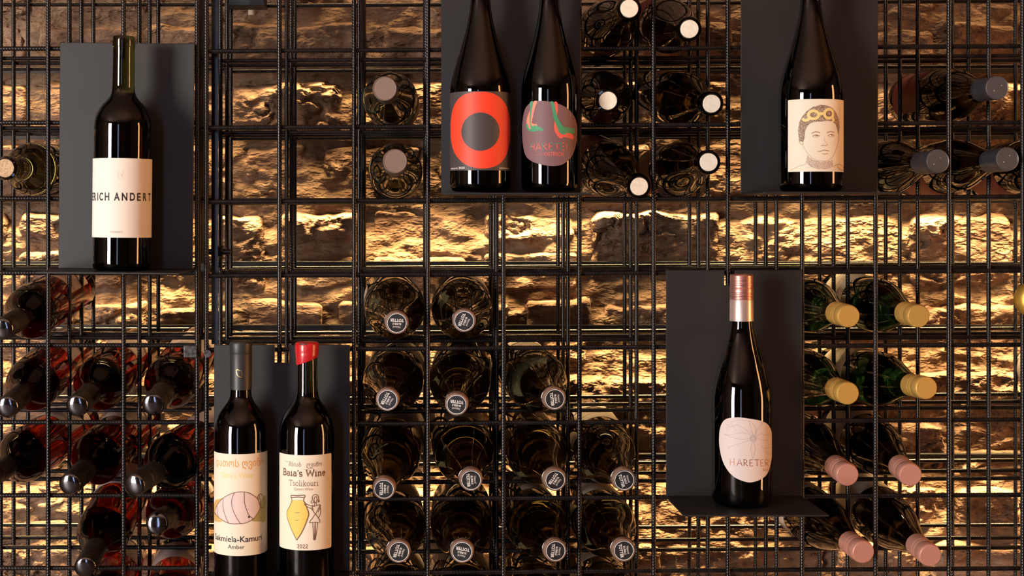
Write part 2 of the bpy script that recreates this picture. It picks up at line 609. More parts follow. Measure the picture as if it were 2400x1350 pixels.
# ------------------------------------------------------------------ warm LED strips between rack and wall
STRIPS = [(-240, .3), (117, .8), (297, .45), (471, 2.2), (645, .5), (819, 2.1), (1172, 2.2), (1520, 1.5)]
NTH = ('top', 'second', 'third', 'fourth', 'fifth', 'sixth', 'seventh', 'eighth', 'ninth', 'tenth')
for i, (v, f) in enumerate(STRIPS):
    z = (VV - v) * S + 0.004
    x0, x1 = -1.0, 1.30
    o = empty('led_strip', ((x0 + x1) / 2, YL[3] + 0.0605, z))
    L = x1 - x0
    box('channel', -L / 2, L / 2, -0.007, 0.007, 0.0015, 0.004, 'alu', o)
    box('channel_lip', -L / 2, L / 2, -0.007, -0.006, -0.004, 0.0015, 'alu', o)
    tag(o, 'thin warm LED strip behind the rack, lighting the stones, ' + NTH[i] + ' from above', 'light strip', 'LED strips behind the rack')
    nseg = 1
    l = bpy.data.lights.new('led_light', 'AREA')
    l.shape = 'RECTANGLE'
    l.size, l.size_y = L / nseg, 0.006
    l.energy = LED_POWER * f / nseg
    l.color = LED_COLOR
    l.spread = radians(75)
    for q in range(nseg):
        lo = bpy.data.objects.new('led_light', l)
        COL.objects.link(lo)
        lo.parent = o
        lo.location = (-L / 2 + L * (q + .5) / nseg, 0, 0)
        lo.rotation_euler = (radians(2), 0, 0)


# ------------------------------------------------------------------ hanging display plates with a shelf
def bracket(u0, u1, v0, v1, label, notch=None, depth=0.125, tilt=0.0):
    """sheet of steel hooked on the front grid: back plate plus a shelf folded forward"""
    y = -0.0065
    t = 0.0022
    a, b = P(u0, v0, y), P(u1, v1, y)
    cx = (a.x + b.x) / 2
    root = empty('bottle_bracket', (cx, y, b.z))
    root.rotation_euler = (0, tilt, 0)
    tag(root, label, 'shelf', 'steel bottle brackets on the rack')
    w_, h_ = b.x - a.x, a.z - b.z
    if notch:
        n0, n1, nv = notch
        x0, x1 = P(n0, 0, y).x - cx, P(n1, 0, y).x - cx
        zn = P(0, nv, y).z - b.z
        out = [(-w_ / 2, 0), (w_ / 2, 0), (w_ / 2, h_), (x1, h_), (x1, zn), (x0, zn), (x0, h_), (-w_ / 2, h_)]
    else:
        out = [(-w_ / 2, 0), (w_ / 2, 0), (w_ / 2, h_), (-w_ / 2, h_)]
    bm = bmesh.new()
    vs = [bm.verts.new((x, -t / 2, z)) for x, z in out]
    f = bm.faces.new(vs)
    r = bmesh.ops.extrude_face_region(bm, geom=[f])
    bmesh.ops.translate(bm, verts=[e for e in r['geom'] if isinstance(e, bmesh.types.BMVert)], vec=(0, t, 0))
    bmesh.ops.triangulate(bm, faces=[q for q in bm.faces if len(q.verts) > 4])
    bmesh.ops.recalc_face_normals(bm, faces=bm.faces[:])
    bmesh.ops.bevel(bm, geom=[e for e in bm.edges if e.calc_face_angle(0) > .8], offset=0.0005, segments=1, affect='EDGES')
    me = bpy.data.meshes.new('back_plate')
    bm.to_mesh(me)
    bm.free()
    link('back_plate', me, root, 'plate')
    box('shelf', -w_ / 2, w_ / 2, -depth, t / 2, -t, 0, 'plate', root, 0.0006)
    return root, cx, b.z


br1 = bracket(137, 452, 101, 630, 'charcoal steel bracket holding the single white-labelled bottle at the left', (281, 301, 140), tilt=radians(0.45))
br2 = bracket(1034, 1360, -78, 455, 'charcoal steel bracket at the top, holding the red-circle and mauve-label bottles')
br3 = bracket(1736, 2056, -78, 453, 'charcoal steel bracket at the top right, holding the portrait-label bottle')
br4 = bracket(502, 820, 808, 1338, 'charcoal steel bracket at the bottom, holding the two cream-labelled bottles', (644, 678, 850))
br5 = bracket(1561, 1880, 633, 1163, 'charcoal steel bracket holding the pale pink blob-label bottle', (1697, 1722, 668))


# ------------------------------------------------------------------ flat print on curved bottle labels
class Bottle:
    """a standing bottle; all print is laid on the glass in label coordinates"""

    def __init__(self, name, label, uc, vbase, prof_px, yc, rpx, tilt=0.0, cat='bottle', glassm='black_glass', zshift=0.0):
        self.uc, self.yc = uc, yc
        self.k = K(yc)
        self.R = rpx * self.k
        self.rpx = rpx
        base = P(uc, vbase, yc)
        self.root = empty(name, base)
        self.zb = base.z
        self.face = atan2(-base.x, D + yc)
        self.root.rotation_euler = (0, tilt, self.face)
        tag(self.root, label, cat)
        prof = [(max(0.0005, r * self.k), (VV - v) * self.k - base.z) for v, r in prof_px]
        prof = [(max(.0005, prof[0][0] - .004), 0.0015), (prof[0][0], 0.0)] + [(r, max(z, 0.0)) for r, z in prof if z > 0.0005]
        self.prof = prof
        gm = lathe_mesh('glass', prof, 72)
        self.glass = link('glass', gm, self.root, glassm, 50)
        self.n = 0

    def wine(self, vtop, wall=0.0022, m='dark_wine'):
        zt = (VV - vtop) * self.k - self.zb
        pr = [(max(0.001, r - wall), z) for r, z in self.prof if 0.004 < z < zt]
        pr = [(pr[0][0] * .8, 0.006)] + pr
        link('wine', lathe_mesh('wine', pr, 48), self.glass, m, 60)

    def ring(self, name, prof_px, m, seg=64, rib=None, ang=40, cap=True):
        pr = [(r * self.k, (VV - v) * self.k - self.zb) for v, r in prof_px]
        if rib:
            rib = ((VV - rib[0]) * self.k - self.zb, (VV - rib[1]) * self.k - self.zb, rib[2])
        return link(name, lathe_mesh(name, pr, seg, cap, rib), self.root, m, ang)

    def az(self, u, v):
        """photo pixel -> (arc metres from the side facing the camera, height)"""
        s = max(-0.999, min(0.999, (u - self.uc) / self.rpx))
        ph = asin(s)
        kk = K(self.yc - self.R * cos(ph))
        return ph * self.R, (VV - v) * kk - self.zb

    def wrap(self, a_, z, lift):
        ph = a_ / self.R
        r = self.R + lift
        return Vector((r * sin(ph), -r * cos(ph), z))

    def patch(self, name, poly, m, lift, parent=None, dx=0.0015, kind_name=None):
        """fill a closed outline given in (arc, z)"""
        xs = sorted({p_[0] for p_ in poly})
        lo, hi = xs[0], xs[-1]
        cuts = [lo]
        n = max(1, int((hi - lo) / dx))
        cuts = sorted(set([lo + (hi - lo) * i / n for i in range(n + 1)]) | set(xs))
        c2 = [cuts[0]]
        for c in cuts[1:]:
            if c - c2[-1] > 1e-6:
                c2.append(c)
        vs, fs = [], []

        def hits(x, side):
            r = []
            m_ = len(poly)
            for i in range(m_):
                (x0, z0), (x1, z1) = poly[i], poly[(i + 1) % m_]
                mid = x + side * 1e-8
                if (x0 <= mid) != (x1 <= mid):
                    r.append(z0 + (z1 - z0) * (x - x0) / (x1 - x0))
            return sorted(r)
        for x0, x1 in zip(c2[:-1], c2[1:]):
            h0, h1 = hits(x0, 1), hits(x1, -1)
            if len(h0) != len(h1):
                continue
            for q in range(0, len(h0) - 1, 2):
                b_ = len(vs)
                vs += [self.wrap(x0, h0[q], lift), self.wrap(x1, h1[q], lift), self.wrap(x1, h1[q + 1], lift), self.wrap(x0, h0[q + 1], lift)]
                fs.append((b_, b_ + 1, b_ + 2, b_ + 3))
        me = mesh(name, vs, fs)
        bm = bmesh.new()
        bm.from_mesh(me)
        bmesh.ops.remove_doubles(bm, verts=bm.verts, dist=2e-7)
        bm.to_mesh(me)
        bm.free()
        return link(name, me, parent or self.root, m, 180)

    def shape(self, name, px, m, lift, parent, closed_smooth=0):
        if closed_smooth:
            px = loop_smooth(px, closed_smooth)
        return self.patch(name, [self.az(u, v) for u, v in px], m, lift, parent)

    def label_rect(self, a0, a1, v0, v1, m, lift=0.0003, round_=0.0, name='label'):
        """rectangular label between two angles (degrees from the camera-facing side)"""
        x0, x1 = radians(a0) * self.R, radians(a1) * self.R
        ph = 0
        kk = K(self.yc - self.R)
        z1, z0 = (VV - v0) * kk - self.zb, (VV - v1) * kk - self.zb
        r = round_
        if r:
            pts = []
            for (cx, cz, s) in ((x1 - r, z1 - r, 0), (x0 + r, z1 - r, 90), (x0 + r, z0 + r, 180), (x1 - r, z0 + r, 270)):
                for q in range(5):
                    t = radians(s + q * 22.5)
                    pts.append((cx + r * cos(t), cz + r * sin(t)))
        else:
            pts = [(x0, z0), (x1, z0), (x1, z1), (x0, z1)]
        return self.patch(name, pts, m, lift)

    def strokes(self, name, lines, width, m, lift, parent, space='px', smooth=3):
        """ribbons along polylines; one mesh per drawing"""
        vs, fs = [], []
        for ln in lines:
            wv = width
            if isinstance(ln, tuple) and isinstance(ln[0], (int, float)):
                wv, ln = ln
            if smooth and len(ln) > 2:
                ln = smooth_prof(ln, smooth)
            pts = [self.az(*q) if space == 'px' else q for q in ln]
            if len(pts) < 2:
                continue
            fine = [pts[0]]
            for q0, q1 in zip(pts[:-1], pts[1:]):
                m_ = max(1, int(abs(q1[0] - q0[0]) / 0.0012))
                fine += [(q0[0] + (q1[0] - q0[0]) * j / m_, q0[1] + (q1[1] - q0[1]) * j / m_) for j in range(1, m_ + 1)]
            pts = fine
            b_ = len(vs)
            for i, q in enumerate(pts):
                q0, q1 = pts[max(0, i - 1)], pts[min(len(pts) - 1, i + 1)]
                dx, dz = q1[0] - q0[0], q1[1] - q0[1]
                L = sqrt(dx * dx + dz * dz) or 1e-9
                nx, nz = -dz / L * wv / 2, dx / L * wv / 2
                vs.append(self.wrap(q[0] + nx, q[1] + nz, lift))
                vs.append(self.wrap(q[0] - nx, q[1] - nz, lift))
            for i in range(len(pts) - 1):
                q = b_ + 2 * i
                fs.append((q, q + 2, q + 3, q + 1))
        if not vs:
            return None
        me = mesh(name, vs, fs)
        fix_out(me)
        return link(name, me, parent, m)

    def text(self, name, s, a0, a1, zc, h, m, lift, parent, bold=0.0, shear=0.0, arch=0.0):
        """lettering between two arc positions, centred on height zc, cap height h"""
        vs, fs, (x0, x1, z0, z1) = text_mesh(s, bold, shear)
        sx = (a1 - a0) / (x1 - x0)
        sz = h / (z1 - z0)
        me = mesh(name, [(a0 + (x - x0) * sx, zc + (z - (z0 + z1) / 2) * sz, 0) for x, z in vs], fs)
        bm = bmesh.new()
        bm.from_mesh(me)
        nc = max(1, int((a1 - a0) / 0.0014))
        for c in range(1, nc):
            bmesh.ops.bisect_plane(bm, geom=bm.verts[:] + bm.edges[:] + bm.faces[:], plane_co=(a0 + (a1 - a0) * c / nc, 0, 0), plane_no=(1, 0, 0))
        for v in bm.verts:
            v.co = self.wrap(v.co.x, v.co.y, lift)
        bm.to_mesh(me)
        bm.free()
        fix_out(me)
        return link(name, me, parent, m)

    def text_px(self, name, s, u0, u1, v0, v1, m, lift, parent, bold=0.0, shear=0.0, arch=0.0):
        um = (u0 + u1) / 2
        a0, a1 = self.az(u0, v0)[0], self.az(u1, v0)[0]
        kk = K(self.yc - self.R)
        z1, z0 = (VV - v0) * kk - self.zb, (VV - v1) * kk - self.zb
        return self.text(name, s, a0, a1, (z0 + z1) / 2, z1 - z0, m, lift, parent, bold, shear, arch)


def fix_out(me):
    """turn every print face away from the bottle axis"""
    bm = bmesh.new()
    bm.from_mesh(me)
    bm.normal_update()
    flip = [f for f in bm.faces if f.normal.x * f.calc_center_median().x + f.normal.y * f.calc_center_median().y < 0]
    bmesh.ops.reverse_faces(bm, faces=flip)
    bm.to_mesh(me)
    bm.free()


def loop_smooth(pts, sub=4):
    out = []
    n = len(pts)
    for i in range(n):
        p0, p1, p2, p3 = pts[i - 1], pts[i], pts[(i + 1) % n], pts[(i + 2) % n]
        for s in range(sub):
            t = s / sub
            out.append(tuple(0.5 * (2 * p1[c] + (p2[c] - p0[c]) * t + (2 * p0[c] - 5 * p1[c] + 4 * p2[c] - p3[c]) * t * t + (3 * p1[c] - p0[c] - 3 * p2[c] + p3[c]) * t ** 3) for c in (0, 1)))
    return out


_tc = {}


def text_mesh(s, bold=0.0, shear=0.0):
    key = (s, bold, shear)
    if key in _tc:
        return _tc[key]
    c = bpy.data.curves.new('lettering', 'FONT')
    c.body = s
    c.offset = bold
    c.shear = shear
    c.resolution_u = 4
    o = bpy.data.objects.new('lettering', c)
    COL.objects.link(o)
    dg = bpy.context.evaluated_depsgraph_get()
    ev = o.evaluated_get(dg)
    me = ev.to_mesh()
    vs = [(v.co.x, v.co.y) for v in me.vertices]
    fs = [tuple(p.vertices) for p in me.polygons]
    ev.to_mesh_clear()
    bpy.data.objects.remove(o)
    bpy.data.curves.remove(c)
    xs, zs = [v[0] for v in vs], [v[1] for v in vs]
    _tc[key] = (vs, fs, (min(xs), max(xs), min(zs), max(zs)))
    return _tc[key]


# a small serif alphabet drawn with a pen (x right, y up, cap height 1)
def arc(cx, cy, rx, ry, a0, a1, n=10):
    return [(cx + rx * cos(radians(a0 + (a1 - a0) * i / n)), cy + ry * sin(radians(a0 + (a1 - a0) * i / n))) for i in range(n + 1)]


X = 0.66
SER = {
    'B': (.66, [[(.12, 0), (.12, 1)], [(0, 1), (.36, 1)] + arc(.36, .76, .2, .24, 90, -90) + [(.12, .52)], [(.12, .52), (.38, .52)] + arc(.38, .26, .24, .26, 90, -90) + [(0, 0)]]),
    'a': (.54, [arc(.24, X - .17, .2, .17, 150, 0) + [(.44, .08), (.54, 0)], arc(.24, .19, .2, .19, 70, 360)]),
    'i': (.28, [[(.14, 0), (.14, X), (0, X)], [(0, 0), (.28, 0)], [(.12, .9), (.18, .9)]]),
    "'": (.16, [[(.1, 1), (.06, .74)]]),
    's': (.42, [arc(.2, X - .17, .17, .17, 20, 250) + arc(.2, .17, .19, .17, 80, -160)]),
    'W': (1.05, [[(0, 1), (.24, 0), (.5, 1), (.76, 0), (1.0, 1)], [(-.08, 1), (.14, 1)], [(.88, 1), (1.1, 1)]]),
    'n': (.58, [[(.12, 0), (.12, X), (0, X)], arc(.29, X - .2, .17, .2, 170, 0) + [(.46, 0)], [(0, 0), (.22, 0)], [(.36, 0), (.58, 0)]]),
    'e': (.5, [[(.06, .36), (.45, .36)] + arc(.25, X / 2, .2, X / 2, 5, 320)]),
    'T': (.72, [[(.36, 0), (.36, 1)], [(.0, .82), (.02, 1), (.7, 1), (.72, .82)], [(.24, 0), (.48, 0)]]),
    'o': (.54, [arc(.27, X / 2, .23, X / 2, 0, 360, 16)]),
    'l': (.28, [[(.14, 0), (.14, 1.05), (0, 1.05)], [(0, 0), (.28, 0)]]),
    'k': (.56, [[(.12, 0), (.12, 1.05), (0, 1.05)], [(.12, .28), (.48, X)], [(.22, .36), (.5, 0)], [(0, 0), (.24, 0)], [(.38, 0), (.6, 0)], [(.36, X), (.58, X)]]),
    'u': (.58, [[(0, X), (.12, X), (.12, .2)] + arc(.29, .2, .17, .2, 180, 350), [(.34, X), (.46, X), (.46, 0), (.58, 0)]]),
    'r': (.42, [[(.12, 0), (.12, X), (0, X)], arc(.32, X - .24, .2, .22, 170, 60), [(0, 0), (.26, 0)]]),
    'v': (.54, [[(.06, X), (.27, 0), (.48, X)], [(-.02, X), (.16, X)], [(.38, X), (.56, X)]]),
    'Q': (.86, [arc(.4, .5, .36, .5, 0, 360, 18), [(.45, .12), (.62, -.12), (.84, -.14)]]),
    'O': (.82, [arc(.4, .5, .36, .5, 0, 360, 18)]),
    'S': (.56, [arc(.27, .75, .22, .25, 25, 255) + arc(.27, .26, .25, .26, 80, -160)]),
    'R': (.72, [[(.12, 0), (.12, 1)], [(0, 1), (.38, 1)] + arc(.38, .75, .2, .25, 90, -90) + [(.12, .5)], [(.36, .5), (.66, 0), (.74, 0)], [(0, 0), (.26, 0)]]),
    'I': (.36, [[(.18, 0), (.18, 1)], [(.04, 0), (.32, 0)], [(.04, 1), (.32, 1)]]),
    'C': (.74, [arc(.4, .5, .36, .5, 40, 320, 14)]),
    'H': (.84, [[(.14, 0), (.14, 1)], [(.7, 0), (.7, 1)], [(.14, .5), (.7, .5)], [(0, 0), (.28, 0)], [(0, 1), (.28, 1)], [(.56, 0), (.84, 0)], [(.56, 1), (.84, 1)]]),
    '2': (.56, [arc(.27, .74, .22, .26, 165, -20) + [(.04, 0), (.54, 0), (.56, .1)]]),
    '0': (.58, [arc(.28, .5, .23, .5, 0, 360, 16)]),
    ' ': (.34, []),
}


def serif_lines(s, gap=0.10):
    x, out = 0.0, []
    for ch in s:
        wd, st = SER[ch]
        for ln in st:
            out.append([(x + q[0], q[1]) for q in ln])
        x += wd + gap
    return out, x - gap


def serif_text(B, name, s, u0, u1, v0, v1, width, m, lift, parent):
    lines, wd = serif_lines(s)
    a0, a1 = B.az(u0, v0)[0], B.az(u1, v0)[0]
    kk = K(B.yc - B.R)
    z1, z0 = (VV - v0) * kk - B.zb, (VV - v1) * kk - B.zb
    lines = [[(a0 + q[0] / wd * (a1 - a0), z0 + q[1] * (z1 - z0)) for q in ln] for ln in lines]
    return B.strokes(name, lines, width, m, lift, parent, space='az', smooth=0)


LB, L1, L2, L3 = 0.0003, 0.00042, 0.00052, 0.00062
YB = -0.062


def crop(ox, oy, sc):
    return lambda pts: [(ox + x / sc, oy + y / sc) for x, y in pts]


# ---- 1: bordeaux bottle with plain white label
B1 = Bottle('wine_bottle', 'dark wine bottle with a plain white label lettered in black capitals', 284.8, 633,
            [(633, 58), (631, 63), (626, 66.5), (616, 68), (300, 68), (290, 67.4), (279, 65.5), (268, 62), (256, 56), (246, 48.5), (238, 40.5), (230, 33.5), (222, 29), (212, 26.8), (195, 26.2), (111, 25.6), (110, 26.8), (96, 26.8), (95, 25.6), (88, 25.6), (85.5, 24)],
            YB, 68, tilt=radians(0.55), glassm='olive_glass')
B1.wine(216)
lab = B1.label_rect(-100, 88, 370.5, 557, 'paper_white', round_=.0015)
h1 = 0.0104
for ch, dg_, wd in (('E', -77, .0064), ('R', -64.8, .0066), ('I', -54, .0017), ('C', -44, .0066), ('H', -30.2, .0067), ('A', -10.2, .0076), ('N', 4.4, .0070), ('D', 19.6, .0069), ('E', 33.5, .0058), ('R', 48.6, .0066), ('T', 65.2, .0068)):
    a_ = radians(dg_) * B1.R
    B1.text('lettering', ch, a_ - wd / 2, a_ + wd / 2, (VV - 461) * K(YB - B1.R) - B1.zb, h1, 'ink_black', L1, lab, bold=0.03)
B1.text_px('lettering', 'ÖSTERREICH', 258, 286, 541, 546, 'ink_grey', L1, lab)
em = B1.strokes('pale_emblem', [[(276, 402), (274, 410), (277, 416), (274, 421)], [(285, 400), (288, 404), (284, 410), (285, 418)], [(279, 406), (283, 412)]], 0.0004, 'ink_lightgrey', L1, lab)

# ---- 2: burgundy bottle with a red ring label
B2 = Bottle('wine_bottle', 'dark wine bottle with a red rounded square and grey circle on its label', 1126, 449,
            [(449, 60), (446, 66), (440, 70), (430, 71.5), (222, 71.5), (208, 70.8), (192, 68.6), (176, 65), (158, 60), (140, 54.6), (120, 48.6), (100, 42.8), (80, 37.2), (60, 32.2), (40, 28), (20, 25), (0, 23), (-20, 22), (-62, 21.8), (-63, 24), (-76, 24), (-79, 22)],
            YB, 71.5)
B2.wine(-10)
lab = B2.label_rect(-84, 84, 213.5, 399, 'paper_grey')
c2 = crop(1040, 200, 5.4)
B2.shape('red_shape', c2([(455, 82), (560, 88), (650, 118), (730, 180), (790, 270), (822, 380), (832, 500), (832, 640), (815, 780), (775, 900), (710, 985), (620, 1035), (500, 1053), (390, 1042), (280, 1000), (190, 920), (130, 820), (100, 700), (93, 570), (97, 440), (120, 310), (170, 200), (250, 125), (350, 90)]), 'ink_red', L1, lab, 4)
B2.shape('grey_circle', [(1126 + 43.6 * cos(t * pi / 20), 308.6 + 45 * sin(t * pi / 20)) for t in range(40)], 'paper_grey', L2, lab)
B2.text_px('lettering', 'muscaris 2020', 1058, 1090, 390.5, 395.5, 'ink_white', L1, lab, bold=.012)
B2.text_px('lettering', 'johannes', 1169, 1193, 390.5, 397, 'ink_white', L1, lab, bold=.012)

# ---- 3: burgundy bottle with a mauve blob label
B3 = Bottle('wine_bottle', 'dark wine bottle with a mauve rounded label showing red and green feet', 1288, 448,
            [(448, 56), (445, 61), (440, 64.5), (430, 66), (222, 66), (208, 65.4), (192, 63.6), (176, 60.6), (158, 56), (140, 51), (120, 45.4), (100, 40), (80, 35), (60, 30.4), (40, 26.8), (20, 24.2), (0, 22.4), (-20, 21.8), (-62, 21.6), (-63, 24), (-76, 24), (-79, 22)],
            YB, 66)
B3.wine(-10)
c3 = crop(1210, 205, 5.4)
lab = B3.shape('label', c3([(270, 170), (345, 170), (440, 182), (540, 210), (640, 265), (715, 350), (755, 450), (765, 560), (752, 700), (720, 820), (670, 905), (590, 970), (500, 993), (400, 990), (280, 965), (180, 920), (120, 850), (90, 720), (80, 600), (80, 480), (97, 340), (130, 250), (190, 190)]), 'paper_mauve', LB, B3.root, 3)
B3.shape('salmon_print', c3([(222, 180), (268, 174), (240, 260), (215, 380), (205, 450), (262, 465), (270, 490), (240, 520), (265, 535), (200, 540), (150, 500), (135, 440), (150, 360), (190, 270)]), 'ink_salmon', L1, lab, 3)
B3.shape('coral_print', c3([(478, 188), (518, 196), (522, 300), (505, 400), (540, 470), (560, 560), (700, 590), (710, 660), (640, 635), (590, 632), (560, 648), (515, 610), (480, 540), (478, 450), (492, 330)]), 'ink_coral', L2, lab, 3)
B3.shape('green_print', c3([(432, 184), (472, 188), (495, 290), (530, 400), (600, 500), (722, 520), (718, 590), (640, 575), (600, 598), (545, 575), (520, 520), (470, 380), (452, 270)]), 'ink_green', L3, lab, 3)
B3.shape('green_print', c3([(180, 190), (222, 180), (200, 300), (190, 400), (200, 485), (250, 480), (330, 515), (350, 550), (290, 545), (220, 558), (160, 540), (130, 480), (150, 460), (165, 510), (190, 520), (176, 400), (185, 280)]), 'ink_green', L3, lab, 3)
B3.strokes('lettering', [c3(l) for l in ([(185, 740), (186, 790)], [(210, 700), (188, 765)], [(330, 700), (345, 790)], [(335, 745), (365, 735)], [(425, 705), (455, 700)], [(430, 790), (460, 785)], [(480, 710), (560, 705)], [(560, 705), (565, 790)], [(640, 705), (655, 720), (645, 750)])], .0009, 'ink_green', L1, lab, smooth=0)
B3.strokes('lettering', [c3(l) for l in ([(235, 705), (232, 792)], [(190, 745), (232, 748)], [(250, 795), (285, 705), (318, 790)], [(262, 765), (310, 765)], [(370, 700), (382, 725), (350, 745), (395, 790)], [(415, 705), (418, 790)], [(418, 745), (450, 742)], [(512, 708), (518, 785)], [(575, 705), (605, 700)], [(578, 748), (600, 745)], [(575, 795), (605, 792)], [(628, 705), (632, 790)])], .0009, 'ink_coral', L2, lab, smooth=0)
serif_text(B3, 'lettering', 'OSTRICH', 1276, 1319.5, 357, 364.5, .0007, 'ink_coral', L1, lab)
B3.strokes('lettering', [c3([(248, 858), (290, 850), (345, 858)]), c3([(285, 835), (300, 825), (312, 838), (335, 828)])], .0003, 'ink_coral', L1, lab)

# ---- 4: burgundy bottle with a portrait label
B4 = Bottle('wine_bottle', 'dark wine bottle with a cream label drawn with a portrait under goggles', 1900, 449,
            [(449, 62), (446, 68), (440, 72), (430, 73.5), (232, 73.5), (216, 72.8), (198, 70.4), (180, 66.6), (160, 61), (140, 55), (120, 48.8), (100, 43), (80, 37.4), (60, 32.2), (40, 28), (20, 25), (0, 23), (-20, 22.2), (-62, 22), (-63, 24.5), (-76, 24.5), (-79, 22)],
            YB, 73.5)
B4.wine(-10, m='dark_wine')
lab = B4.label_rect(-43.5, 92, 232, 402, 'paper_cream', round_=.0012)
c4 = crop(1820, 215, 5.512)
B4.shape('drawn_cap', c4([(300, 640), (288, 500), (300, 400), (330, 330), (390, 250), (470, 195), (560, 170), (640, 180), (700, 212), (750, 280), (785, 370), (792, 470), (780, 570), (765, 500), (745, 430), (700, 385), (640, 380), (580, 385), (500, 390), (440, 405), (400, 445), (375, 510), (365, 600), (350, 650)]), 'hatch', L1, lab)
gog = [c4([(475 + 62 * cos(t), 298 + 52 * sin(t)) for t in [i * pi / 10 for i in range(21)]]), c4([(660 + 52 * cos(t), 288 + 58 * sin(t)) for t in [i * pi / 10 for i in range(21)]]),
       c4([(430, 345), (380, 370), (340, 345)]), c4([(700, 330), (720, 370), (700, 385)]), c4([(535, 285), (605, 285)])]
B4.strokes('goggles', gog, .0036, 'ink_pale_yellow', L2, lab)
B4.strokes('goggles', [c4([(660 + 26 * cos(t), 285 + 30 * sin(t)) for t in [i * pi / 8 for i in range(17)]])], .0007, 'ink_brown', L3, lab)
face = [(.0010, c4([(452, 538), (500, 519), (556, 532)])), (.0010, c4([(638, 536), (680, 517), (728, 532)])),
        (.0008, c4([(462, 574), (505, 556), (552, 574)])), (.0004, c4([(470, 580), (505, 590), (545, 580)])), (.0014, c4([(500, 570), (512, 566), (524, 572)])),
        (.0008, c4([(648, 570), (690, 550), (728, 570)])), (.0004, c4([(655, 578), (690, 585), (722, 576)])), (.0014, c4([(684, 566), (694, 562), (704, 567)])),
        (.0007, c4([(565, 690), (582, 698), (600, 692), (620, 702), (646, 682)])), (.0003, c4([(605, 600), (612, 640), (640, 675)])),
        (.0008, c4([(522, 772), (560, 770), (600, 755), (630, 762), (664, 768)])), (.0007, c4([(582, 800), (615, 808), (652, 796)])),
        (.0004, c4([(345, 650), (350, 700), (385, 760), (420, 815), (480, 870), (560, 896), (640, 890), (700, 850), (745, 760), (772, 660), (785, 560)])),
        (.0004, c4([(385, 935), (330, 950), (250, 985), (190, 1015)])), (.0007, c4([(720, 970), (770, 942), (820, 955), (845, 1015), (790, 1000), (760, 960)])), (.0006, c4([(305, 640), (325, 680), (355, 670)]))]
B4.strokes('drawn_face', face, .0006, 'ink_sepia', L1, lab)
B4.shape('drawn_collar', c4([(400, 815), (382, 920), (440, 970), (540, 1002), (640, 1002), (715, 975), (705, 880), (640, 900), (560, 905), (470, 880)]), 'hatch_light', L1, lab)
B4.strokes('pale_tint', [c4([(735, 205), (790, 218), (832, 212)]), c4([(800, 220), (800, 420)])], .0008, 'ink_pale_yellow', L1, lab)

# ---- 5: burgundy bottle with a screwcap and pale blob label
B5 = Bottle('wine_bottle', 'dark wine bottle with a rose gold screwcap and pale pink flower label', 1738, 1181,
            [(1181, 56), (1178, 62), (1172, 66), (1160, 68.5), (938, 68.5), (922, 67.4), (905, 64.8), (888, 61), (870, 56.2), (850, 50), (830, 43.6), (810, 37.4), (790, 32), (772, 28), (758, 26), (745, 25), (664, 24.5), (660, 23)],
            YB, 68.5)
B5.wine(800)
B5.ring('foil_skirt', [(752, 27.4), (751.6, 27.8), (703, 27.4), (701, 26.6)], 'rose_pale', cap=False)
B5.ring('screw_cap', [(702, 26.6), (701, 27.3), (697, 27.4), (696, 26.7), (694, 26.8), (693, 27.5), (689, 27.5), (688, 26.8), (686, 26.8), (685, 27.4), (683, 27.4), (675, 27.4), (674, 26.7), (668, 26.8), (667, 27.3), (663, 27.3), (662, 26.7), (658, 26.7), (657, 27.2), (653, 27.2), (652, 26.8), (647, 26.8), (644.5, 26.2), (643, 24.5)], 'rose_metal', seg=120, rib=(683.2, 674.8, .012))
c5 = crop(1660, 630, 2.288)
lab = B5.shape('label', c5([(63, 900), (72, 845), (100, 808), (160, 798), (220, 803), (285, 815), (322, 842), (338, 900), (337, 980), (323, 1060), (298, 1110), (240, 1141), (190, 1140), (130, 1110), (88, 1050), (67, 975)]), 'paper_blush', LB, B5.root, 4)
fl = [[(238, 895), (225, 850), (215, 815)], [(228, 890), (190, 880), (150, 885), (110, 895), (85, 885)], [(226, 880), (180, 850), (150, 840), (120, 850), (95, 830)], [(222, 815), (250, 850), (245, 890)],
      [(225, 915), (190, 930), (150, 945), (115, 960), (108, 975)], [(228, 905), (180, 915), (130, 905), (90, 890)], [(235, 930), (225, 960), (232, 1000), (238, 1018)], [(240, 930), (248, 960), (240, 1000)],
      [(255, 905), (285, 915), (320, 918)], [(255, 895), (275, 880), (300, 890), (325, 880)], [(250, 888), (262, 850), (285, 830), (270, 815)], [(215, 815), (160, 812), (120, 825), (95, 815)], [(110, 870), (105, 850), (125, 835), (150, 870)], [(280, 950), (300, 960), (330, 950)], [(290, 975), (310, 985), (330, 990)]]
fl += [[(238 + r * cos(t * .9), 908 + r * 1.15 * sin(t * .9)) for t in range(8)] for r in (5, 9, 13, 16)]
B5.strokes('drawn_flower', [c5(l) for l in fl], .00030, 'ink_grey', L1, lab)
B5.strokes('lettering', [c5(l) for l in ([(121, 1020), (120, 1057)], [(121, 1038), (140, 1038)], [(140, 1018), (141, 1058)], [(154, 1060), (168, 1020), (182, 1058)], [(160, 1045), (177, 1044)], [(190, 1022), (191, 1058)], [(190, 1022), (206, 1026), (204, 1038), (192, 1040), (210, 1057)], [(236, 1022), (220, 1023), (221, 1057), (237, 1055)], [(221, 1040), (233, 1039)], [(243, 1022), (268, 1020)], [(256, 1021), (257, 1056)], [(289, 1019), (275, 1021), (276, 1055), (291, 1053)], [(276, 1038), (287, 1037)], [(299, 1018), (300, 1053)], [(299, 1018), (315, 1022), (313, 1034), (301, 1037), (316, 1050)])], .0009, 'ink_copper', L1, lab, smooth=0)
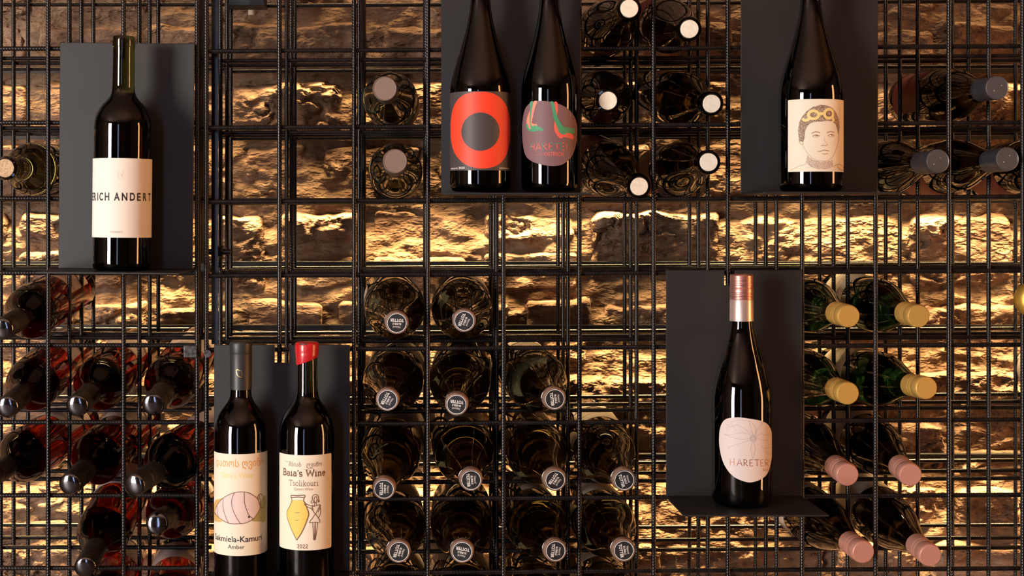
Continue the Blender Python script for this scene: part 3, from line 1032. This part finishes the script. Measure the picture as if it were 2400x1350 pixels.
B5.strokes('lettering', [c5(l) for l in ([(288, 1067), (289, 1080)], [(288, 1067), (294, 1070), (289, 1073), (295, 1077), (289, 1080)], [(299, 1066), (300, 1080)], [(304, 1072), (306, 1079), (309, 1072)], [(312, 1066), (313, 1078)])], .0005, 'ink_copper', L1, lab, smooth=0)

# ---- 6: slim bottle, black capsule, amphora drawing
B6 = Bottle('wine_bottle', 'slim wine bottle with a matt black capsule and a lying amphora on its label', 564.5, 1361,
            [(1361, 52), (1358.5, 57), (1354, 60.5), (1346, 61.7), (1018, 61.7), (1006, 61), (994, 59), (982, 55.6), (970, 50.5), (960, 44.5), (951, 38), (943, 32), (935, 27.6), (926, 25), (912, 24.2), (806, 24), (803, 22.5)],
            YB, 61.7)
B6.wine(940)
B6.ring('capsule', [(912, 25.0), (911.6, 25.6), (829, 26.0), (828, 25.5), (826.5, 26.2), (806, 26.4), (802, 25.8), (800, 24)], 'black_cap')
capk = B6.root.children[-1]


def on_neck(B, lines, r_px, width, m, parent, name):
    R_, rp = B.R, B.rpx
    B.R, B.rpx = r_px * B.k, r_px
    o = B.strokes(name, lines, width, m, .0004, parent)
    B.R, B.rpx = R_, rp
    return o


c6n = crop(490, 780, 4.82)
on_neck(B6, [c6n([(328, 412), (310, 425), (318, 470), (340, 495), (368, 500), (375, 470), (362, 430), (335, 424), (326, 410)])], 26, .0007, 'ink_gold', capk, 'gold_emblem')
lab = B6.label_rect(-87, 87, 1064.5, 1303, 'paper_cream')
c6 = crop(490, 1040, 4.353)
B6.text_px('lettering', 'დათოს ღვინო', 508, 617, 1076, 1101, 'ink_orange', L1, lab, bold=.006)
B6.text_px('lettering', "Dato's Wine", 521, 592, 1108, 1121, 'ink_pale_yellow', L1, lab, bold=.01)
B6.shape('ochre_wash', c6([(62, 590), (110, 560), (150, 560), (100, 660), (110, 760), (150, 785), (62, 780)]), 'ink_ochre', L1, lab, 2)
B6.shape('moss_wash', c6([(500, 640), (540, 560), (572, 540), (570, 790), (520, 795), (430, 790), (480, 720)]), 'ink_moss', L1, lab, 2)
amph = [(66, 690), (90, 620), (150, 550), (260, 497), (370, 494), (440, 525), (490, 570), (515, 650), (495, 700), (450, 765), (380, 805), (320, 815), (205, 808), (100, 742)]
B6.shape('drawn_amphora', c6(amph), 'paper_pink', L2, lab, 3)
B6.strokes('drawn_amphora_lines', [c6(l) for l in (amph + [amph[0]], [(66, 690), (58, 705), (75, 715), (100, 742)], [(90, 620), (88, 670), (100, 740)], [(150, 550), (148, 640), (175, 740), (205, 808)], [(262, 497), (235, 570), (240, 650), (280, 750), (322, 815)], [(358, 497), (360, 600), (385, 690), (410, 740), (450, 768)], [(490, 545), (505, 520), (530, 520), (550, 580), (552, 640), (535, 660), (520, 650)], [(505, 525), (515, 590), (530, 655)], [(490, 545), (505, 610), (520, 652)])], .00085, 'ink_brown', L3, lab)
B6.shape('dot', c6([(404 + 11 * cos(t * pi / 6), 748 + 11 * sin(t * pi / 6)) for t in range(12)]), 'ink_black', L3, lab)
B6.text_px('lettering', 'Sakmiela-Kamuri', 506, 612, 1257, 1271, 'ink_black', L1, lab, bold=.014)
B6.text_px('lettering', 'Amber', 535, 573, 1277, 1287, 'ink_black', L1, lab, bold=.004)

# ---- 7: bottle with red wax and a jar-and-lady label
B7 = Bottle('wine_bottle', 'dark wine bottle sealed with red wax, its label showing a yellow jar', 719.5, 1361,
            [(1361, 56), (1358.5, 60.5), (1354, 64), (1346, 65.2), (1022, 65.2), (1008, 64.4), (995, 62.2), (982, 58.4), (970, 53), (960, 46.8), (951, 40), (943, 34), (935, 29.6), (925, 26.6), (912, 25), (880, 24.4), (812, 23.6), (808, 22)],
            YB, 65.2, glassm='olive_glass')
B7.wine(922)
wx = B7.ring('wax_seal', [(846, 24.6), (843, 25.6), (832, 26.8), (829, 27.2), (827.5, 26.8), (824, 27.8), (812, 28.2), (806, 27.6), (802.5, 25.8), (801, 22.5)], 'wax', ang=50)
for v in wx.data.vertices:   # the wax runs lower on one side
    if v.co.z < (VV - 836) * B7.k - B7.zb:
        v.co.z += .0055 * v.co.x / .0147
on_neck(B7, [[(702, 806.5), (709, 805.5), (720, 806.5)]], 28.3, .0014, 'ink_black', wx, 'dark_mark')
lab = B7.label_rect(-77, 59.5, 1067, 1290, 'paper_cream', round_=.0026)
c7 = crop(640, 1040, 4.356)
B7.text_px('lettering', 'ბაიას', 678, 706, 1083, 1094, 'ink_brown', L1, lab, shear=.25)
B7.text_px('lettering', 'ღვინო', 718, 753, 1083, 1098, 'ink_brown', L1, lab, shear=.25)
B7.strokes('lettering', [c7([(122, 170), (150, 182), (180, 180), (205, 190), (170, 210)]), c7([(312, 262), (340, 265), (380, 250), (415, 255)]), c7([(440, 205), (455, 195), (470, 205)])], .0004, 'ink_brown', L1, lab)
serif_text(B7, 'lettering', "Baia's Wine", 665.5, 761, 1102, 1116.5, .00155, 'ink_brown', L1, lab)
serif_text(B7, 'lettering', 'Tsolikouri', 679, 745, 1126.5, 1139, .0007, 'ink_brown', L1, lab)
B7.text_px('lettering', 'Qvevri Wine', 690, 733, 1143, 1151, 'ink_sepia', L1, lab)
jar = [(188, 575), (310, 575), (335, 625), (358, 690), (362, 725), (330, 820), (290, 910), (244, 984), (205, 900), (165, 800), (147, 720), (152, 680), (180, 620)]
B7.shape('yellow_jar', c7(jar), 'ink_yellow', L1, lab)
B7.strokes('jar_lines', [(w_, c7(l)) for w_, l in ((.0008, [(198, 580), (180, 625), (152, 680), (147, 725), (165, 800), (205, 900), (244, 982)]), (.0013, [(312, 580), (335, 625), (358, 690), (362, 730), (330, 825), (290, 912), (244, 982)]), (.0012, [(185, 528), (200, 524), (255, 526), (310, 524), (326, 532), (318, 548), (260, 542), (195, 546), (184, 535)]), (.0009, [(190, 545), (200, 580)]), (.0012, [(318, 548), (312, 580)]), (.0006, [(225, 700), (250, 703), (275, 701)]), (.0006, [(228, 778), (245, 781), (262, 779)]))], .001, 'ink_brown', L2, lab)
lady = [[(318, 598), (350, 620), (390, 635)], [(318, 615), (345, 640), (385, 662)], [(385, 655), (408, 690), (428, 718), (445, 690), (472, 628)], [(395, 625), (400, 650), (405, 680)], [(395, 625), (415, 640), (470, 622), (478, 640), (455, 700)], [(428, 718), (400, 760), (368, 808), (425, 800), (476, 802), (455, 755), (430, 718)],
        [(402, 805), (408, 900), (412, 982)], [(426, 805), (418, 980)], [(428, 805), (428, 980)], [(452, 805), (440, 900), (430, 980)], [(412, 982), (430, 982)], [(476, 650), (482, 700), (470, 740), (460, 752)],
        [(400, 580), (398, 545), (415, 522), (435, 520), (455, 532), (460, 570), (455, 600)], [(415, 575), (418, 550), (432, 540), (444, 555), (440, 590), (430, 602), (418, 592), (415, 575)], [(400, 580), (385, 590), (390, 606), (412, 600), (410, 580)], [(445, 575), (465, 578), (465, 596), (448, 598)], [(424, 600), (420, 625), (412, 635)], [(436, 600), (438, 620), (446, 632)]]
B7.strokes('drawn_lady', [c7(l) for l in lady], .00085, 'ink_brown', L2, lab, smooth=2)
serif_text(B7, 'lettering', '2022', 697, 721.5, 1276.5, 1284.5, .0009, 'ink_brown', L1, lab)

# ------------------------------------------------------------------ bottles lying in the rack
MM = 0.001


def prof(*pts):
    return [(r * MM, z * MM) for r, z in pts]


SHAPES = {   # (radius, height from the base), millimetres
    'sparkling': prof((34, 1.5), (39, 0), (42.5, 3), (43.5, 8), (43.5, 148), (43, 160), (41.4, 172), (38.5, 184), (34.6, 196), (30.2, 208), (26, 220), (22.2, 234), (19, 250), (16.6, 266), (15, 280), (14.6, 284), (16.4, 285), (16.4, 291), (14.2, 292), (13.6, 297)),
    'bordeaux': prof((30, 1.5), (34, 0), (36.6, 3), (37.5, 8), (37.5, 184), (37, 192), (35.2, 201), (31.8, 210), (27, 219), (21.8, 228), (17.6, 237), (15.2, 246), (14.2, 256), (14, 284), (14.3, 285), (14.3, 297), (13.8, 300)),
    'burgundy': prof((31, 1.5), (35, 0), (38.2, 3), (39, 8), (39, 140), (38.4, 152), (36.6, 166), (33.6, 180), (29.6, 195), (25.2, 210), (21.2, 225), (17.8, 240), (15.4, 256), (14.2, 272), (14, 284), (14.3, 285), (14.3, 297), (13.8, 300)),
}
LS = {'sparkling': 145, 'bordeaux': 112, 'burgundy': 150}
TOP = {'sparkling': 299, 'bordeaux': 300, 'burgundy': 300}


def part_lathe(name, pr, m, parent, seg=40, ang=40, close=True):
    return link(name, lathe_mesh(name, prof(*pr), seg, close), parent, m, ang)


def sleeve(name, r, z0, z1, a0, a1, m, parent, n=56):
    """paper label round the body of a lying bottle"""
    vs, fs = [], []
    for i in range(n + 1):
        a = radians(a0 + (a1 - a0) * i / n)
        vs += [(r * cos(a) * MM, r * sin(a) * MM, z0 * MM), (r * cos(a) * MM, r * sin(a) * MM, z1 * MM)]
    for i in range(n):
        fs.append((2 * i, 2 * i + 2, 2 * i + 3, 2 * i + 1))
    return link(name, mesh(name, vs, fs), parent, m, 180)


def flat_text(name, s, cx, cy, wd, h, z, m, parent, bold=0.0):
    vs, fs, (x0, x1, y0, y1) = text_mesh(s, bold)
    sx, sy = wd / (x1 - x0), h / (y1 - y0)
    out = [((cx + (x - (x0 + x1) / 2) * sx) * MM, (cy + (y - (y0 + y1) / 2) * sy) * MM, z * MM) for x, y in vs]
    return link(name, mesh(name, out, fs), parent, m)


def ring_mesh(name, r0, r1, z, m, parent, n=48):
    vs, fs = [], []
    for i in range(n):
        a = 2 * pi * i / n
        vs += [(r0 * cos(a) * MM, r0 * sin(a) * MM, z * MM), (r1 * cos(a) * MM, r1 * sin(a) * MM, z * MM)]
    for i in range(n):
        k = (i + 1) % n
        fs.append((2 * i, 2 * i + 1, 2 * k + 1, 2 * k))
    return link(name, mesh(name, vs, fs), parent, m)


def glass_part(shape, m, parent, seg=56):
    return link('glass', lathe_mesh('glass', SHAPES[shape], seg), parent, m, 60)


def proto(kind):
    root = empty('wine_bottle')
    if kind == 'crown':
        glass_part('sparkling', 'amber_glass', root)
        sleeve('label', 43.8, 36, 122, -25, 205, 'paper_back', root)
        c = part_lathe('crown_cap', [(15.6, 290), (15.7, 291), (15.3, 297), (14.9, 300.2), (14.2, 301.2)], 'copper_crown', root, 42, 30)
        part_lathe('printed_disc', [(13.6, 301.1), (13.6, 301.45), (13.4, 301.6)], 'crown_face', c, 40, 30)
        ring_mesh('white_ring', 12.1, 12.9, 301.72, 'ink_white', c)
        flat_text('lettering', 'TOTTER', 0, -3.7, 18.2, 4.3, 301.75, 'ink_white', c, .03)
        flat_text('lettering', 'BUBBLE', 0, 1.2, 11.6, 2.7, 301.75, 'ink_white', c, .012)
        flat_text('lettering', 'Natural', 0, 5.4, 9.8, 2.8, 301.75, 'ink_white', c)
        vs = [((r + .3) * cos(radians(a)) * MM, (r + .3) * sin(radians(a)) * MM, z * MM) for r, z in ((26, 220), (22.2, 234), (19, 250)) for a in range(62, 119, 8)]
        fs = [(j * 8 + i, j * 8 + i + 1, j * 8 + i + 9, j * 8 + i + 8) for j in range(2) for i in range(7)]
        n = link('neck_label', mesh('neck_label', vs, fs), root, 'black_cap', 180)
        vs = []
        for q in range(9):
            z = 224 + q * 2.6
            r = 26 + (19 - 26) * (z - 220) / 30 + 1.0
            for a, dz in ((86, 0), (97, 0), (97, 1.6), (86, 1.6)):
                vs.append((r * cos(radians(a)) * MM, r * sin(radians(a)) * MM, (z + dz) * MM))
        link('lettering', mesh('lettering', vs, [(4 * q, 4 * q + 1, 4 * q + 2, 4 * q + 3) for q in range(9)]), n, 'ink_copper')
    elif kind == 'mauve':
        glass_part('burgundy', 'deep_olive_glass', root)
        sleeve('label', 39.3, 30, 112, -150, 330, 'paper_back', root)
        part_lathe('capsule', [(16.4, 244), (15.8, 270), (15.9, 284), (16.4, 286), (16.6, 299), (16.2, 302.4)], 'mauve_cap', root)
        t = part_lathe('capsule_top', [(15.9, 302.0), (15.9, 303.2), (15.2, 303.8), (14.4, 303.1), (14.0, 303.1)], 'mauve_top', root, 40, 30)
        for x, y in ((0, 0), (-5, 1.5), (4, -7)):
            o = part_lathe('vent_dimple', [(.55, 303.0), (.45, 303.5), (.1, 303.6)], 'mauve_top', t, 10)
            o.location = (x * MM, y * MM, 0)
    elif kind == 'cork':
        glass_part('burgundy', 'black_glass', root)
        part_lathe('lip', [(15.2, 287), (16.4, 288), (16.4, 299), (15.6, 301.5), (13.2, 301.8), (12.4, 300.4)], 'black_glass', root, 40, 50)
        part_lathe('cork', [(12.0, 280), (12.0, 301.2), (11.5, 301.8)], 'white_cork', root, 40, 40)
        sleeve('label', 39.3, 24, 122, 95, 245, 'paper_maroon', root)
    elif kind == 'browncork':
        glass_part('bordeaux', 'deep_olive_glass', root)
        part_lathe('lip', [(15.2, 287), (16.2, 288), (16.2, 299), (15.4, 301.4), (13.4, 301.8), (12.6, 300.4)], 'olive_glass', root, 40, 50)
        part_lathe('cork', [(12.4, 280), (12.4, 300.8), (11.9, 301.4)], 'cork', root, 40, 40)
        sleeve('label', 37.8, 34, 120, -150, 330, 'paper_back', root)
    elif kind == 'rose':
        g = glass_part('bordeaux', 'clear_glass', root)
        pr = [(max(1, r / MM - 2.6), z / MM) for r, z in SHAPES['bordeaux'] if 3 < z / MM < 262]
        pr = [(24, 7), (31, 5.5)] + pr[1:]
        part_lathe('wine', pr, 'rose_wine', g, 48, 60)
        sleeve('label', 37.8, 36, 112, 20, 165, 'paper_pink', root)
        part_lathe('screw_cap', [(15.1, 241), (15.4, 243), (15.2, 268), (14.6, 270), (15.2, 271.5), (15.2, 276), (14.6, 277.5), (15.1, 279), (15.1, 296), (14.8, 301.0)], 'dark_cap', root)
        part_lathe('cap_top', [(14.75, 300.8), (14.5, 301.8), (12, 303.2), (8, 304.2), (4, 304.7)], 'mirror_top', root, 48, 60)
    elif kind in ('gold', 'pink'):
        glass_part('burgundy', 'green_glass' if kind == 'gold' else 'black_glass', root)
        sleeve('label', 39.3, 28, 110, -150, 330, 'paper_cream' if kind == 'gold' else 'paper_back', root)
        m = 'gold_cap' if kind == 'gold' else 'pink_cap'
        part_lathe('foil_skirt', [(15.2, 241), (15.5, 242), (15.4, 274.5)], m, root, 48, 40, False)
        part_lathe('screw_cap', [(15.4, 274), (14.7, 275.5), (14.7, 277), (15.5, 278.5), (15.5, 281.5), (14.8, 283), (14.8, 284.5), (15.5, 286), (15.4, 298), (14.9, 301), (13.9, 302)], m, root, 56, 40)
    elif kind == 'navy':
        glass_part('burgundy', 'black_glass', root)
        sleeve('label', 39.3, 24, 118, -10, 215, 'paper_maroon', root)
        part_lathe('capsule', [(16.0, 246), (15.6, 270), (15.6, 284), (16.2, 286), (16.3, 298), (16.0, 301.6)], 'navy_cap', root)
        t = part_lathe('capsule_top', [(15.8, 301.3), (15.6, 302.8), (14.8, 303.2), (14.2, 302.7)], 'grey_top', root, 40, 30)
        for x, y in ((-4, -4), (6, 3)):
            o = part_lathe('vent_dimple', [(.7, 302.6), (.5, 303.0), (.1, 303.05)], 'cream', t, 10)
            o.location = (x * MM, y * MM, 0)
    elif kind == 'foil':
        glass_part('sparkling', 'olive_glass', root)
        part_lathe('gold_foil', [(31, 206), (26.6, 220), (22.8, 234), (19.8, 250), (18.4, 266), (18.4, 284), (21.5, 292), (23.5, 304), (22.5, 312), (17, 317), (9, 318.5)], 'gold_foil', root, 40, 60)
    return root


SHAPE_OF = {'crown': 'sparkling', 'mauve': 'burgundy', 'cork': 'burgundy', 'browncork': 'bordeaux', 'rose': 'bordeaux', 'gold': 'burgundy', 'pink': 'burgundy', 'navy': 'burgundy', 'foil': 'sparkling'}
GROUP = {'crown': 'crown-capped bottles in the middle of the rack', 'mauve': 'mauve-capsule bottles', 'cork': 'bottles with pale corks', 'browncork': None, 'rose': 'rosé bottles at the left', 'gold': 'gold-capped bottles', 'pink': 'pink-capped bottles', 'navy': 'navy-capsule bottles', 'foil': None}
PROTO = {}


def copy_tree(o, parent=None):
    c = o.copy()
    COL.objects.link(c)
    c.parent = parent
    for ch in list(o.children):
        copy_tree(ch, c)
    return c


def rods_near(x, z):
    left = x < (473 - VU) * S
    key = 'left' if left else 'main'
    vr, hr = [], []
    for li, y in enumerate(YL):
        ul = (U_LEFT if left else U_MAIN) if li == 0 else LAY_U[key][li]
        vr.append([P(u, 0, y).x for u in ul])
        sl = 0 if left else -SLOPE * (x / S + VU - 830) * S
        hr.append([(VV - v) * S + sl for v in (V_LEFT if left else V_MAIN)])
    return vr, hr


def radius_at(shape, t):
    pr = SHAPES[shape]
    for (r0, z0), (r1, z1) in zip(pr[:-1], pr[1:]):
        if z0 <= t <= z1 and z1 > z0:
            return r0 + (r1 - r0) * (t - z0) / (z1 - z0)
    return pr[-1][0] if t > pr[-1][1] - .01 else pr[2][0]


def settle(shape, A, d, top, yc, cap):
    """nudge a lying bottle so that it threads between the bars of all four grids"""
    base0 = A - d * top
    vr, hr = rods_near(A.x, A.z)
    best = None
    for dy in (0, .015, -.015, .03, -.03):
        a2 = P(cap[0], cap[1], yc + dy)
        for i in range(-5, 6):
            for k in range(-5, 6):
                b2 = base0 + Vector((i * .004, dy, k * .004))
                e = (a2 - b2).normalized()
                cost = (i * .004) ** 2 + (k * .004) ** 2 + .15 * dy * dy
                for li, y in enumerate(YL):
                    for rods, ax, yy in ((vr[li], 0, y), (hr[li], 2, y + 2.1 * R0)):
                        t = top - (yy - a2.y) / (-e.y)   # height along the bottle where it meets this grid
                        if t < 0 or t > top:
                            continue
                        c = a2[ax] + (-e[ax] / -e.y * -1) * (yy - a2.y) * -1
                        r = radius_at(shape, t) + R0 + .0006
                        for q in rods:
                            pen = r - abs(c - q)
                            if pen > 0:
                                cost += 6 * pen * pen
                if best is None or cost < best[0]:
                    best = (cost, a2, e)
    return best[1], best[2]


def lay(kind, cap, body, label, roll=0.0, yc=None):
    """cap and body: photo pixels of the cap centre and of the round body front"""
    shape = SHAPE_OF[kind]
    if yc is None:
        yc = {'gold': -0.01, 'pink': -0.01, 'navy': -0.01, 'rose': -0.07}.get(kind, -0.04)
    top, ls = 0.301, (138 if kind == 'rose' else LS[shape]) * MM
    A = P(cap[0], cap[1], yc)
    C = Vector((0, -D, 0))
    r = (P(body[0], body[1], 0.1) - C).normalized()
    w_ = C - A
    b = w_.dot(r)
    disc = b * b - (w_.dot(w_) - ls * ls)
    if disc > 0:
        B = C + r * (-b + sqrt(disc))
    else:
        B = C + r * (-b)
    d = (A - B).normalized()           # base -> cap
    A, d = settle(shape, A, d, top, yc, cap)
    base = A - d * top
    if kind in PROTO:
        o = copy_tree(PROTO[kind])
    else:
        o = PROTO[kind] = proto(kind)
    zx = d
    xx = Vector((0, 0, 1)).cross(zx).normalized()
    yy = zx.cross(xx)
    rot = Matrix((xx, yy, zx)).transposed() @ Matrix.Rotation(-radians(roll), 3, 'Z')
    o.matrix_world = Matrix.Translation(base) @ rot.to_4x4()
    for k in ('group',):
        if k in o:
            del o[k]
    tag(o, label, 'bottle', GROUP[kind])
    return o


CR = 'crown-capped dark bottle, '
for cap, body, roll, l in (
        ((930, 757), (925, 724), 183, 'top row, the left of the pair, lettering upside down'),
        ((1088, 752), (1083, 724), 112, 'top row, the right of the pair'),
        ((908, 937), (924, 894), 118, 'second row, leftmost of three'),
        ((1070, 948), (1081, 894), 187, 'second row, middle of three, torn label behind its cap'),
        ((1300, 935), (1257, 896), 82, 'second row, rightmost of three, with a gap to its right'),
        ((900, 1146), (916, 1058), 92, 'third row, leftmost of four, cap low against the bar'),
        ((1104, 1125), (1087, 1060), 84, 'third row, second of four from the left'),
        ((1301, 1125), (1257, 1060), 124, 'third row, third of four from the left'),
        ((1463, 1125), (1411, 1060), 72, 'third row, rightmost of four, next to bare stones'),
        ((935, 1293), (930, 1238), 106, 'fourth row, leftmost of four'),
        ((1083, 1293), (1081, 1238), 190, 'fourth row, second of four, lettering upside down'),
        ((1302, 1291), (1257, 1238), 95, 'fourth row, third of four from the left'),
        ((1462, 1290), (1410, 1238), 80, 'fourth row, rightmost of four'),
        ((925, 1452), (930, 1388), 100, 'bottom row cut by the frame, leftmost of four'),
        ((1095, 1450), (1085, 1388), 90, 'bottom row cut by the frame, second of four'),
        ((1300, 1452), (1257, 1388), 110, 'bottom row cut by the frame, third of four'),
        ((1460, 1450), (1410, 1388), 80, 'bottom row cut by the frame, rightmost of four')):
    lay('crown', cap, body, CR + l, roll)

lay('mauve', (902, 208), (914, 231), 'olive bottle with a mauve capsule end, the upper of two between empty cells')
lay('mauve', (926, 378), (927, 398), 'olive bottle with a mauve capsule end, the lower of two, below its twin', 40)

CK = 'black bottle with a pale cork, '
for cap, body, l, roll in (
        ((1475, 20), (1430, 66), 'top row left, cap cut close to the upper frame', 0),
        ((1616, 68), (1570, 62), 'top row right, a red label behind it', 20),
        ((1425, 236), (1416, 230), 'middle row left, pointing straight out', 90),
        ((1668, 243), (1602, 232), 'middle row right, neck turned to the right', 200),
        ((1498, 437), (1432, 396), 'lowest row left, cap close to the bar below', 0),
        ((1661, 380), (1598, 396), 'lowest row right, neck turned right', 10)):
    lay('cork', cap, body, CK + l, roll)

lay('browncork', (12, 394), (80, 396), 'green bottle with a brown cork cut by the left edge, beside the grey bracket')

RO = 'rosé bottle with dark screwcap, '
for cap, body, l in (
        ((6, 771), (97, 721), 'alone in the top row under the bracket shelf'),
        ((17, 954), (100, 884), 'second row, leftmost, cap at the left edge'),
        ((181, 951), (255, 884), 'second row, middle of three'),
        ((359, 948), (422, 884), 'second row, rightmost of three'),
        ((-30, 1122), (85, 1056), 'third row, leftmost, cap outside the frame'),
        ((164, 1135), (251, 1048), 'third row, middle of three'),
        ((315, 1137), (409, 1050), 'third row, rightmost of three'),
        ((200, 1330), (258, 1214), 'fourth row, left of two, neck pointing steeply down'),
        ((368, 1227), (424, 1196), 'fourth row, right of two, cap high in its cell'),
        ((230, 1470), (262, 1374), 'bottom row cut by the frame, left of two'),
        ((395, 1470), (424, 1374), 'bottom row cut by the frame, right of two')):
    lay('rose', cap, body, RO + l)

GO = 'green bottle with a gold screwcap, '
for cap, body, l in (
        ((1989, 741), (1893, 716), 'upper row left, beside the bracket edge'),
        ((2153, 741), (2040, 715), 'upper row right, bare stones to its right'),
        ((1987, 922), (1893, 886), 'lower row left, beside the bracket edge'),
        ((2171, 909), (2047, 886), 'lower row right, stones glowing at its cap')):
    lay('gold', cap, body, GO + l)

PK = 'black bottle with a pink screwcap, '
for cap, body, l in (
        ((1986, 1113), (1893, 1046), 'upper row left, next to the bracket'),
        ((2134, 1113), (2042, 1046), 'upper row right, bare stones to its right'),
        ((2023, 1294), (1925, 1222), 'lower row left, under the bracket shelf corner'),
        ((2180, 1302), (2078, 1222), 'lower row right, cap lowest of the four')):
    lay('pink', cap, body, PK + l)

NV = 'black bottle with a navy capsule, '
for cap, body, l, roll in (
        ((2336, 206), (2226, 222), 'alone in the upper row, maroon label at base', 0),
        ((2197, 378), (2090, 392), 'lower row, nearest the bracket edge', 170),
        ((2360, 373), (2245, 392), 'lower row, middle of three', 170),
        ((2530, 368), (2410, 392), 'lower row, rightmost, cut by the frame', 170)):
    lay('navy', cap, body, NV + l, roll)

lay('foil', (2423, 702), (2470, 712), 'bottle with gold foil just showing at the right edge')
lay('pink', (2500, 890), (2462, 880), PK + 'at the right edge below the gold foil')

# ------------------------------------------------------------------ small things at the top
p = P(580, 5, 0.255)
o = empty('navy_box', p + Vector((0, 0, 0)))
box('body', -.030, .027, -.02, .03, -.006, .09, 'navy', o, .001)
box('rim', -.031, .028, -.021, .031, -.0075, -.004, 'navy', o, .0005)
tag(o, 'small navy box on the top row of the rack, cut by the upper frame', 'box')
p = P(590, 22, 0.30)
o = empty('wall_peg', p)
part_lathe('peg', [(5.2, -9), (5.6, -8), (5.6, 8), (5.0, 9)], 'cream', o, 20)
plain_rod('peg_screw', (0, .003, 0), (0, .05, 0), .0022, o)
tag(o, 'short cream wooden peg hanging under the navy box by the stones', 'peg')
